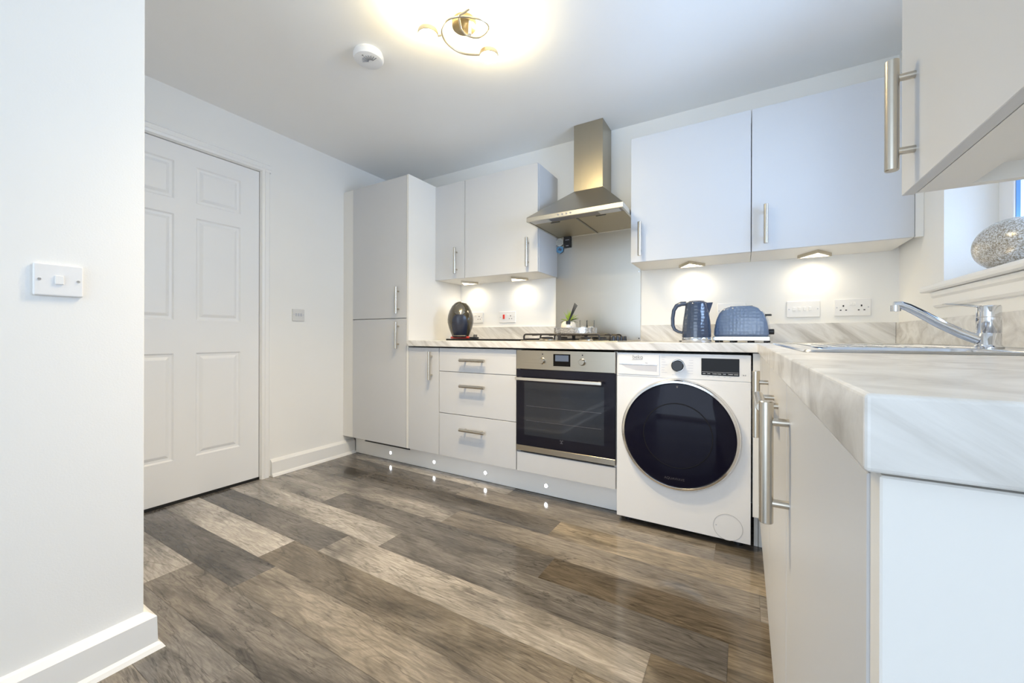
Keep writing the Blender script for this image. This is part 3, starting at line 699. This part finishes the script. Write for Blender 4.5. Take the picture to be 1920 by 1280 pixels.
# labels hanging under the hood at the left of the splashback
def hexa(cx, cz, r): return [(cx+r*math.sin(math.pi/3*k), cz+r*math.cos(math.pi/3*k)) for k in range(6)]
t = thing('hexagonal_label', 'white hexagonal printed label hanging under the hood', 'label', (-1.17, -.02, 1.60))
MB().prism(hexa(-1.176, 1.628, .031), 'Y', -.020, -.018).build('card', M_paper, t)
lp = MB()
for k, wv in enumerate((.016, .020, .022, .018)): lp.box(-1.176-wv, -1.176+wv, -.0212, -.0198, 1.641-k*.009, 1.644-k*.009)
lp.build('print', M_grey, t)
t = thing('hexagonal_label', 'blue hexagonal picture label below the white one', 'label', (-1.17, -.02, 1.57))
MB().prism(hexa(-1.176, 1.577, .030), 'Y', -.017, -.015).build('card', M_bluetag, t)
MB().prism([(-1.190, 1.574), (-1.180, 1.590), (-1.160, 1.580), (-1.166, 1.566)], 'Y', -.0182, -.0168).build('picture', M_blue, t)
t = thing('leaflet', 'small black leaflet card hanging under the hood', 'leaflet', (-1.12, -.02, 1.61))
MB().box(-1.145, -1.092, -.018, -.016, 1.585, 1.668).build('card', M_black, t)
for a_ in ((-1.133, -1.104, 1.638, 1.641), (-1.128, -1.108, 1.597, 1.600)): MB().box(a_[0], a_[1], -.0188, -.0178, a_[2], a_[3]).build('print', M_lgrey, t)

# ------------------------------------------------------------------ gas hob
t = thing('gas_hob', 'four-burner steel gas hob with black cast-iron pan supports', 'hob', (-.9, -.31, ZW1))
MB().box(-1.195, -.605, -.562, -.062, ZW1+.0005, ZW1+.006, bev=.002).build('hob_plate', M_steel, t)
for (bx, by, br) in ((-1.08, -.43, .038), (-1.08, -.18, .030), (-.83, -.43, .030), (-.83, -.18, .046)):
    bb = lab(MB().lathe([(0, 0), (br+.012, 0), (br+.010, .006), (br, .012), (0, .012)], (bx, by, ZW1+.006), n=36).build('burner', M_steel, t), 'steel burner ring')
    MB().lathe([(0, 0), (br, 0), (br, .006), (br-.004, .009), (0, .010)], (bx, by, ZW1+.018), n=36).build('burner_cap', M_iron, bb)
for (gx0, gx1) in ((-1.185, -.958), (-.948, -.715)):
    g = MB(); zt_ = ZW1+.042; r = .0055
    for yy in (-.535, -.31, -.085):
        g.tube([(gx0, yy, ZW1+.007), (gx0, yy, zt_-.012), (gx0+.004, yy, zt_-.004), (gx0+.012, yy, zt_), (gx1-.012, yy, zt_), (gx1-.004, yy, zt_-.004), (gx1, yy, zt_-.012), (gx1, yy, ZW1+.007)], r, n=10)
    for xx in (gx0, gx1): g.tube([(xx, -.535, ZW1+.013), (xx, -.085, ZW1+.013)], .0045, n=8)
    mx = (gx0+gx1)/2
    for yy in (-.43, -.18):
        g.tube([(gx0+.002, yy, zt_-.004), (mx-.035, yy, zt_)], r*.85, n=8).tube([(mx+.035, yy, zt_), (gx1-.002, yy, zt_-.004)], r*.85, n=8)
    for yy in (-.535, -.31, -.085):
        for s_ in (-1, 1):
            if (yy == -.535 and s_ < 0) or (yy == -.085 and s_ > 0): continue
            g.tube([(mx, yy, zt_), (mx, yy+s_*.085, zt_)], r*.85, n=8)
    lab(g.build('pan_support', M_iron, t), 'black cast-iron pan support')
for k in range(4):
    MB().lathe([(0, 0), (.019, 0), (.0185, .004), (.0165, .024), (.015, .026), (0, .026)], (-.662, -.47+k*.082, ZW1+.006), n=28).build('knob', M_black, t)

# tray on the hob and things in it
TZ = ZW1+.042+.0058
t = thing('serving_tray', 'small crackle-mirror tray standing on the hob', 'tray', (-.947, -.30, TZ))
def oval(rx, ry, n=64, e=3.2):
    return [(-.947+rx*math.copysign(abs(math.cos(a))**(2/e), math.cos(a)), -.30+ry*math.copysign(abs(math.sin(a))**(2/e), math.sin(a))) for a in [2*math.pi*k/n for k in range(n)]]
MB().prism(oval(.130, .075), 'Z', TZ, TZ+.004).build('base', M_chromering, t)
o1, o2 = oval(.133, .078), oval(.128, .073); n = len(o1)
V = [(*p, TZ) for p in o1]+[(*p, TZ+.034) for p in o1]+[(*p, TZ+.034) for p in o2]+[(*p, TZ) for p in o2]
MB().poly3(V, [(k, (k+1) % n, (k+1) % n+n, k+n) for k in range(n)]+[(k+n, (k+1) % n+n, (k+1) % n+2*n, k+2*n) for k in range(n)]+[(k+2*n, (k+1) % n+2*n, (k+1) % n+3*n, k+3*n) for k in range(n)]).build('rim', M_crackle, t)
MB().tube([(*p, TZ+.035) for p in o1], .0018, n=6, closed=True).build('rim_wire', M_chromering, t)
t = thing('potted_plant', 'spiky green artificial plant in a round cream pot', 'plant', (-1.0, -.279, TZ+.004))
MB().lathe([(0, 0), (.030, 0), (.044, .010), (.050, .032), (.047, .055), (.036, .072), (.020, .078), (0, .078)], (-1.0, -.279, TZ+.004), n=40).build('pot', M_cream, t)
rn = random.Random(5); gp = MB()
for k in range(46):
    az = rn.uniform(0, 2*math.pi); el = rn.uniform(.15, 1.45); Ln = rn.uniform(.055, .088)
    dx, dy = math.cos(az)*math.cos(el), math.sin(az)*math.cos(el); c0 = Vector((-.998, -.279, TZ+.078))
    pts = [c0+Vector((dx*s*Ln, dy*s*Ln, math.sin(el)*s*Ln-.022*math.cos(el)*s*s)) for s in (0, .35, .7, 1)]
    gp.tube(pts, .003, n=5, rs=[.0030, .0032, .0020, .0004], m=(M_green if el > .55 else M_dgreen))
gp.build('leaves', None, t)
t = thing('reed_diffuser', 'reed diffuser bottle with black cap and black reeds', 'reed diffuser', (-.972, -.353, TZ+.004))
MB().lathe([(0, 0), (.019, 0), (.021, .004), (.021, .040), (.010, .050), (.009, .058), (0, .058)], (-.972, -.353, TZ+.004), n=28).build('bottle', mat('pale_bottle', (.75, .74, .72), .15), t)
MB().lathe([(0, 0), (.0145, 0), (.0145, .020), (0, .020)], (-.972, -.353, TZ+.058), n=28).build('cap', M_black, t)
rd = MB()
for k in range(4): rd.cyl((-.972+k*.001, -.353, TZ+.07), (-.931+k*.003, -.348+.006*k, TZ+.188-.004*k), .0022, n=8)
rd.build('reeds', M_black, t)
t = thing('tealight_glass', 'clear tealight glass with pale candle, left of the pair', 'candle', (-.889, -.31, TZ+.004), 'tealight glasses on the tray')
MB().lathe([(0, 0), (.019, 0), (.0225, .05), (.0235, .078), (.0215, .078), (.0205, .05), (.017, .004), (0, .004)], (-.889, -.31, TZ+.004), n=32).build('glass', M_tumbler, t)
MB().lathe([(0, 0), (.016, 0), (.018, .034), (0, .036)], (-.889, -.31, TZ+.009), n=24).build('candle', M_wax, t)
dup(t, (-.848, -.295, TZ+.004), 'clear tealight glass with pale candle, right of the pair')

# black board with coffee machine and plug, left of the hob
tag(MB().box(-1.875, -1.215, -.44, -.10, ZW1+.0005, ZW1+.0115, bev=.003, seg=2).build('worktop_board', M_gblack), 'thin black glass board under the coffee machine', 'board')
CM = Vector((-1.852, -.30, ZW1+.012))
t = thing('coffee_machine', 'egg-shaped glossy black capsule coffee machine with red base', 'coffee machine', CM)
rot = Matrix.Translation(CM) @ Matrix.Rotation(R(33), 4, 'Z') @ Matrix.Translation(-CM)
lab(MB().lathe([(0, 0), (.070, 0), (.074, .004), (.074, .012), (.068, .017), (0, .017)], CM, n=48, mtx=rot).build('base', M_redbase, t), 'red round base')
prof = [(.0, .015), (.060, .015), (.067, .03), (.085, .075), (.0955, .118), (.0965, .140), (.093, .170), (.082, .207), (.065, .240), (.043, .263), (.021, .274), (0, .277)]
MB().lathe(prof, CM, n=64, sy=1.0, mtx=rot).build('body', mat('gloss_charcoal', (.055, .046, .028), .1, coat=.6), t)
# front recess: dark arched panel, chrome lever cap, drip tray
def on_body(u, z, off=.002):
    import bisect
    for (r0, z0), (r1, z1) in zip(prof[1:], prof[2:]):
        if z0 <= z <= z1: r = r0+(r1-r0)*(z-z0)/max(1e-6, z1-z0); break
    else: r = .05
    a = u/max(r, .03); return Vector((CM.x+(r+off)*math.sin(a), CM.y-(r+off)*math.cos(a), CM.z+z))
def patch(outline, off, thick=.002):
    """curved patch hugging the egg: list of (z, halfwidth)"""
    vs = []; fs = []; m_ = 9
    for (z, hw) in outline:
        for k in range(m_): vs.append(on_body(hw*(2*k/(m_-1)-1), z, off))
    for i in range(len(outline)-1):
        for k in range(m_-1): fs.append((i*m_+k, i*m_+k+1, (i+1)*m_+k+1, (i+1)*m_+k))
    return vs, fs
vs, fs = patch([(.018, .045), (.03, .048), (.06, .056), (.10, .060), (.135, .055), (.16, .043), (.175, .026), (.180, .010)], .002)
lab(MB().poly3(vs, fs, smooth=True, mtx=rot).build('front_recess', mat('slate_satin', (.022, .026, .045), .3), t), 'dark slate front recess')
vs, fs = patch([(.176, .022), (.190, .040), (.205, .042), (.225, .036), (.245, .026), (.258, .012)], .0025)
lab(MB().poly3(vs, fs, smooth=True, mtx=rot).build('capsule_lever', mat('mirror_brown', (.35, .31, .24), .08, 1), t), 'mirror-finish lever panel')
MB().box(CM.x-.05, CM.x+.05, CM.y-.115, CM.y-.055, CM.z+.012, CM.z+.026, bev=.006, mtx=rot).build('drip_tray', M_black, t)
PL = Vector((-1.700, -.34, ZW1+.012))
t = thing('power_plug', 'loose black mains plug lying beside the coffee machine', 'plug', PL)
MB().box(PL.x-.028, PL.x+.030, PL.y-.02, PL.y+.02, PL.z, PL.z+.013, bev=.004).build('plug_body', M_black, t)
for (px, py, ph) in ((-.006, .008, .018), (.016, -.008, .018), (.016, .01, .018)): MB().box(PL.x+px-.002, PL.x+px+.002, PL.y+py-.003, PL.y+py+.003, PL.z+.012, PL.z+.012+ph).build('pin', M_black, t)
MB().tube([(PL.x-.028, PL.y, PL.z+.006), (PL.x-.05, PL.y+.02, PL.z+.004), (PL.x-.055, PL.y+.08, PL.z+.004), (PL.x-.07, PL.y+.12, PL.z+.004)], .0032, n=8).build('cord', M_black, t)

# ------------------------------------------------------------------ kettle
K = Vector((-.248, -.345, ZW1+.0005))
t = thing('kettle', 'blue-grey honeycomb electric kettle with chrome base band', 'kettle', K)
lab(MB().lathe([(0, 0), (.070, 0), (.0715, .003), (.0715, .023), (.070, .0255), (0, .0255)], K, n=64).build('base_band', M_chrome, t), 'chrome base band')
MB().lathe([(.070, .025), (.0705, .030), (.0700, .06), (.0660, .11), (.0590, .16), (.0545, .195), (.0530, .205), (.048, .211), (.030, .216), (0, .218)], K, n=72).build('body', M_enamel, t)
MB().lathe([(0, 0), (.040, 0), (.038, .004), (.020, .007), (0, .008)], K+Vector((0, 0, .213)), n=40).build('lid', M_enamels, t)
hp = [(-.050, 0, .207), (-.075, 0, .206), (-.098, 0, .196), (-.112, 0, .172), (-.118, 0, .130), (-.117, 0, .090), (-.108, 0, .068), (-.090, 0, .056), (-.066, 0, .050)]
MB().tube([K+Vector(p) for p in hp], .010, n=14, rs=[.012, .0125, .0115, .010, .0095, .0095, .009, .008, .007], flat=1.0).build('handle', M_enamels, t)
MB().poly3([K+Vector(p) for p in ((.046, -.022, .206), (.046, .022, .206), (.078, -.004, .208), (.078, .004, .208), (.056, -.018, .150), (.056, .018, .150), (.060, 0, .150), (.046, 0, .208))],
    [(0, 2, 3, 1), (0, 4, 6, 2), (1, 3, 6, 5), (2, 6, 3), (0, 1, 5, 4), (4, 5, 6)]).build('spout', M_enamels, t)
MB().tube([K+Vector(p) for p in ((-.06, .03, .006), (-.085, .05, .004), (-.10, .12, .004), (-.10, .20, .004))], .003, n=8).build('cord', M_black, t)
# toaster
T = Vector((-.038, -.235, ZW1+.0005))
tr = Matrix.Translation(T) @ Matrix.Rotation(R(-7), 4, 'Z') @ Matrix.Translation(-T)
t = thing('toaster', 'blue-grey honeycomb two-slot toaster right of the kettle', 'toaster', T)
prof = [(-.124, .030), (-.122, .070), (-.112, .120), (-.098, .155), (-.078, .176), (-.050, .186), (0, .189), (.050, .186), (.078, .176), (.098, .155), (.112, .120), (.122, .070), (.124, .030)]
MB().prism([(T.x+x, T.z+z) for x, z in prof], 'Y', T.y-.080, T.y+.080, bev=.012, seg=3, mtx=tr, smooth=True).build('body', M_enamelt, t)
lab(MB().box(T.x-.127, T.x+.129, T.y-.083, T.y+.083, T.z+.009, T.z+.031, bev=.003, mtx=tr).build('base_band', brushed('toaster_band', (.78, .77, .74), .22), t), 'polished band around the base')
for s_ in (-.03, .03): MB().box(T.x-.05, T.x+.05, T.y+s_-.012, T.y+s_+.012, T.z+.1855, T.z+.1893, mtx=tr).build('slot', M_black, t)
lab(MB().box(T.x+.094, T.x+.130, T.y-.020, T.y+.014, T.z+.136, T.z+.145, bev=.003, mtx=tr).build('lever', M_black, t), 'black lever')
kk = MB().cyl((T.x+.120, T.y-.035, T.z+.055), (T.x+.143, T.y-.035, T.z+.055), .014, n=24, bev=.002, mtx=tr); lab(kk.build('browning_knob', M_black, t), 'black round knob')
for fx in (-.11, -.04, .04, .11):
    for fy in (-.06, .06): MB().cyl((T.x+fx, T.y+fy, T.z), (T.x+fx, T.y+fy, T.z+.011), .010, n=14, mtx=tr).build('foot', M_black, t)
tx = text('Russell Hobbs', .0135, (T.x, T.y-.0836, T.z+.020), (R(90), 0, 0), 'maker_name', M_grey, t)
tx.data.transform(Matrix.Rotation(R(-7), 4, 'Z'))
MB().tube([(-.176, -.06, ZW1+.1), (-.165, -.10, ZW1+.075), (-.160, -.16, ZW1+.07), (-.163, -.2, ZW1+.05)], .003, n=8).build('cord', M_black, t)

# ------------------------------------------------------------------ sink and tap
t = thing('sink', 'stainless steel inset sink with drainer under the window', 'sink', (.32, -1.24, ZW1))
def rrect(x0, x1, y0, y1, r, n=6):
    o = []
    for (cx, cy, a0) in ((x1-r, y1-r, 0), (x0+r, y1-r, 90), (x0+r, y0+r, 180), (x1-r, y0+r, 270)):
        for k in range(n+1): a = R(a0+90*k/n); o.append((cx+r*math.cos(a), cy+r*math.sin(a)))
    return o
sk = MB(); b = bmesh.new(); X0, X1, Y0, Y1 = .067, .572, -1.722, -.768
outer = [b.verts.new((x, y, ZW1+.0005)) for x, y in rrect(X0, X1, Y0, Y1, .02)]
lip = [b.verts.new((x, y, ZW1+.0045)) for x, y in rrect(X0+.003, X1-.003, Y0+.003, Y1-.003, .018)]
inn = [b.verts.new((x, y, ZW1+.0045)) for x, y in rrect(X0+.018, X1-.018, Y0+.018, Y1-.018, .018)]
low = [b.verts.new((x, y, ZW1+.0010)) for x, y in rrect(X0+.026, X1-.026, Y0+.026, Y1-.026, .016)]
n = len(outer)
for A_, B_ in ((outer, lip), (lip, inn), (inn, low)):
    for k in range(n): b.faces.new((A_[k], A_[(k+1) % n], B_[(k+1) % n], B_[k]))
# deck with bowl hole: grid of strips around the bowl
bx0, bx1, by0, by1 = .125, .450, -1.640, -1.235
z_ = ZW1+.0010
lo = rrect(X0+.026, X1-.026, Y0+.026, Y1-.026, .016); bo = rrect(bx0, bx1, by0, by1, .05)
bow = [b.verts.new((x, y, z_)) for x, y in bo]
for k in range(n): b.faces.new((low[k], low[(k+1) % n], bow[(k+1) % n], bow[k]))
prev = bow
for (f, dz) in ((.004, -.006), (.012, -.10), (.03, -.13), (.08, -.135)):
    cur = [b.verts.new((x, y, z_+dz)) for x, y in rrect(bx0+f, bx1-f, by0+f, by1-f, .05)]
    for k in range(n): b.faces.new((prev[k], prev[(k+1) % n], cur[(k+1) % n], cur[k]))
    prev = cur
b.faces.new(prev); bmesh.ops.recalc_face_normals(b, faces=b.faces[:])
sk._add(b, M_sink, True); sk.build('bowl_and_deck', M_sink, t)
dg = MB()
for k in range(8): dg.tube([(.145+k*.04, -1.19, z_), (.145+k*.04, -1.17, z_+.0015), (.145+k*.04, -.84, z_+.0015), (.145+k*.04, -.82, z_)], .004, n=8, flat=.5)
dg.tube([(bx1+.02, by1+.02, z_+.001), (bx1+.02, -.80, z_+.001)], .006, n=8, flat=.5)
dg.build('drainer_ribs', M_sink, t)
wp = lab(MB().lathe([(0, 0), (.04, 0), (.042, .002), (.03, .003), (0, .001)], ((bx0+bx1)/2, (by0+by1)/2, z_-.134), n=32).build('waste', M_chrome, t), 'round waste outlet')
TP = Vector((.492, -1.205, ZW1+.0015))
t = thing('mixer_tap', 'chrome single-lever mixer tap with long slanting spout', 'tap', TP)
MB().lathe([(0, 0), (.026, 0), (.026, .004), (.0228, .007), (.0215, .010), (.0215, .036), (.0208, .037), (.0208, .038), (.0215, .039), (.0215, .0765), (.0205, .0775), (0, .0775)], TP, n=48).build('body', M_chrome, t)
lv = MB().lathe([(0, 0), (.0212, 0), (.0212, .024), (.0200, .0275), (0, .0285)], TP+Vector((0, 0, .0785)), n=48)
lv.prism([(TP.x-.080, TP.z+.1125), (TP.x-.078, TP.z+.1140), (TP.x-.012, TP.z+.1060), (TP.x-.012, TP.z+.1010)], 'Y', TP.y-.009, TP.y+.009, bev=.0008, seg=1)
lv.build('lever', M_chrome, t)
sp = [(-.018, 0, .022), (-.045, 0, .036), (-.085, 0, .062), (-.122, 0, .090), (-.146, 0, .107), (-.160, 0, .114), (-.174, 0, .114)]
MB().tube([TP+Vector(p) for p in sp], .012, n=18, rs=[.0125, .0122, .0118, .0112, .0106, .0102, .0096]).cyl(TP+Vector((-.170, 0, .113)), TP+Vector((-.170, 0, .097)), .0105, n=24).build('spout', M_chrome, t)

# stone vase on the sill
VC = Vector((.680, -.830, 1.1575+.0780))
t = thing('mosaic_vase', 'rounded silver mosaic glass vase on the window sill', 'vase', (VC.x, VC.y, 1.1575))
mb = MB(); pr_ = []
for k in range(41):
    a = -math.pi/2+math.pi*k/40; pr_.append((.080*max(0, math.cos(a))**.92, .0780*math.sin(a)))
mb.lathe(pr_, VC, n=72, sx=1.0, sy=1.6); mb.build('body', M_vase, t)

# ------------------------------------------------------------------ sockets and switches (on back wall, facing -Y)
def plate_back(cx, cz, w, h, name, label, cat, group=None):
    t = thing(name, label, cat, (cx, 0, cz), group)
    MB().box(cx-w/2, cx+w/2, -.0085, -.0005, cz-h/2, cz+h/2, bev=.003).build('plate', M_plate, t)
    for sx in (-1, 1): MB().cyl((cx+sx*(w/2-.011), -.008, cz), (cx+sx*(w/2-.011), -.0098, cz), .0032, n=12).build('screw', M_lgrey, t)
    return t
def socket_holes(t, cx, cz):
    s = MB().box(cx-.0030, cx+.0030, -.0090, -.0078, cz+.004, cz+.013)
    for sx in (-1, 1): s.box(cx+sx*.011-.0035, cx+sx*.011+.0035, -.0090, -.0078, cz-.016, cz-.011)
    return lab(s.build('pin_holes', M_black, t), 'dark pin holes')
W2, H1 = .147, .088
t = plate_back(.450, 1.104, W2, H1, 'double_socket', 'white double socket nearest the window wall corner', 'socket', 'white double sockets on the back wall')
for sx in (-.036, .036): socket_holes(t, .450+sx, 1.104)
MB().box(.450-.013, .450-.001, -.0118, -.008, 1.115, 1.130, bev=.001, seg=1).box(.450+.001, .450+.013, -.0118, -.008, 1.115, 1.130, bev=.001, seg=1).build('rockers', M_gloss, t)
dup(t, (-.095, 0, 1.104), 'white double socket half hidden behind the toaster')
dup(t, (-1.925, 0, 1.104), 'white double socket half hidden behind the coffee machine')
t = plate_back(.245, 1.102, W2, H1, 'light_switch', 'white four-switch plate on back wall right of the toaster', 'switch')
for k in range(4): MB().box(.245-.040+k*.0235-.006, .245-.040+k*.0235+.006, -.0125, -.008, 1.093, 1.113, bev=.001, seg=1).build('rocker', M_gloss, t)
t = plate_back(-1.622, 1.102, W2, H1, 'cooker_switch', 'white cooker switch with red rocker and socket', 'switch')
lab(MB().box(-1.622-.038, -1.622-.022, -.0140, -.008, 1.088, 1.122, bev=.002).build('rocker', M_red, t), 'red rocker switch')
socket_holes(t, -1.622+.030, 1.102)
MB().box(-1.622+.000, -1.622+.010, -.0118, -.008, 1.110, 1.124, bev=.001, seg=1).build('socket_switch', M_gloss, t)
# on the left wall, facing +X
t = thing('wall_thermostat_plate', 'small square white control plate on left wall beside the door', 'switch', (XL, -.972, 1.100))
MB().box(XL+.0005, XL+.009, -.972-.044, -.972+.044, 1.057, 1.143, bev=.003).build('plate', mat('plate_grey_white', (.70, .70, .69), .4), t)
pp = MB()
for k in (-1, 0, 1): pp.box(XL+.009, XL+.0125, -.972+k*.018-.005, -.972+k*.018+.005, 1.093, 1.113, bev=.001, seg=1)
for k in (-1, 1): pp.cyl((XL+.0088, -.972+k*.034, 1.103), (XL+.0105, -.972+k*.034, 1.103), .0030, n=10, m=None)
pp.build('buttons', M_lgrey, t)
# on the partition, facing +X, close to the camera
SYc, SZc = -2.3525, 1.0945
t = thing('light_switch', 'white double-width light switch on near left wall', 'switch', (PX, SYc, SZc))
MB().box(PX+.0005, PX+.0095, SYc-.0445, SYc+.0445, SZc-.0415, SZc+.0415, bev=.0035, seg=3).build('plate', M_plate, t)
MB().box(PX+.009, PX+.0135, SYc-.008, SYc+.008, SZc-.011, SZc+.012, bev=.0012, seg=2).build('rocker', M_gloss, t)
for s_ in (-1, 1):
    s = MB().cyl((PX+.009, SYc+s_*.0345, SZc), (PX+.0108, SYc+s_*.0345, SZc), .0034, n=20, m=M_chrome).box(PX+.0106, PX+.0110, SYc+s_*.0345-.0028, SYc+s_*.0345+.0028, SZc-.0005, SZc+.0005, m=M_grey)
    lab(s.build('screw', None, t), 'silver slotted screw')

# ------------------------------------------------------------------ smoke alarm
A_ = Vector((-1.630, -1.325, H))
t = thing('smoke_alarm', 'round white smoke alarm on the ceiling', 'smoke alarm', A_)
MB().lathe([(0, -.0005), (.066, -.0005), (.067, -.010), (.062, -.013), (0, -.013)], A_, n=56).build('base_plate', M_gloss, t)
MB().lathe([(.060, -.012), (.071, -.014), (.072, -.026), (.066, -.037), (.050, -.041), (0, -.042)], A_, n=64).build('cover', M_white, t)
vn = MB()
for k in range(9):
    a = R(-150+k*18); d = Vector((math.cos(a), math.sin(a), 0)); c0 = A_+Vector((.012, .006, -.0425))
    vn.tube([c0+d*.012, c0+d*.042], .0016, n=6)
lab(vn.build('vents', M_grey, t), 'fan of slots')
MB().lathe([(0, 0), (.004, 0), (.004, -.0015), (0, -.0015)], A_+Vector((.012, -.045, -.0415)), n=12).build('indicator', M_grey, t)

# ------------------------------------------------------------------ ceiling light
BC = Vector((-1.103, -1.245, H))
t = thing('ceiling_light', 'swirling three-arm ceiling light with glowing round heads', 'ceiling light', BC)
lab(MB().lathe([(0, -.0005), (.052, -.0005), (.054, -.004), (.052, -.026), (.046, -.030), (0, -.031)], BC, n=48).build('ceiling_rose', M_base, t), 'bronze round ceiling base')
def smooth(pts, n=6):
    out = []
    P = [Vector(p) for p in pts]
    for i in range(len(P)-1):
        p0, p1, p2, p3 = P[max(0, i-1)], P[i], P[i+1], P[min(len(P)-1, i+2)]
        for k in range(n):
            s = k/n; out.append(.5*((2*p1)+(-p0+p2)*s+(2*p0-5*p1+4*p2-p3)*s*s+(-p0+3*p1-3*p2+p3)*s**3))
    out.append(P[-1]); return out
path = [(-1.060, -1.140), (-1.088, -1.150), (-1.138, -1.182), (-1.164, -1.223), (-1.172, -1.277), (-1.160, -1.324), (-1.136, -1.356), (-1.096, -1.375), (-1.056, -1.373), (-1.019, -1.354), (-.985, -1.325), (-.963, -1.292), (-.965, -1.256), (-.992, -1.233), (-1.028, -1.227), (-1.056, -1.240), (-1.074, -1.268), (-1.074, -1.306)]
MB().tube(smooth([(x, y, 2.25+.0006*i) for i, (x, y) in enumerate(path)]), .0042, n=10).build('swirl_arm', M_brass, t)
MB().tube(smooth([(-1.074, -1.306, 2.262), (-1.060, -1.330, 2.262), (-1.035, -1.368, 2.255), (-1.005, -1.376, 2.25), (-.965, -1.385, 2.245), (-.940, -1.392, 2.24)]), .0042, n=10).build('swirl_arm', M_brass, t)
MB().tube([(-1.165, -1.327, 2.2535), (-1.185, -1.345, 2.245), (-1.200, -1.36, 2.24)], .0042, n=10).build('swirl_arm', M_brass, t)
MB().cyl((-1.060, -1.262, H-.03), (-1.060, -1.262, 2.258), .008, n=16).cyl((-1.103, -1.245, H-.03), (-1.085, -1.250, 2.275), .005, n=12).build('stem', M_chrome, t)
for (hx_, hy_) in ((-1.187, -1.385), (-.912, -1.415), (-1.035, -1.150)):
    hc = Vector((hx_, hy_, 2.222))
    hd = MB().lathe([(.034, .020), (.040, .020), (.0425, .014), (.0425, .0), (.040, -.002), (.039, .0)], hc, n=48, caps=False).build('head', M_brass, t)
    MB().lathe([(0, -.006), (.030, -.005), (.0395, .001), (.0395, .018), (.030, .023), (0, .024)], hc, n=48).build('diffuser', M_bulb, hd)
    l = bpy.data.lights.new('ceiling_light_glow', 'SPOT'); l.energy = 46; l.color = (1, .76, .45); l.spot_size = R(128); l.spot_blend = 1; l.shadow_soft_size = .035
    o = bpy.data.objects.new('ceiling_light_glow', l); COL.objects.link(o); o.location = (hx_, hy_, 2.205)
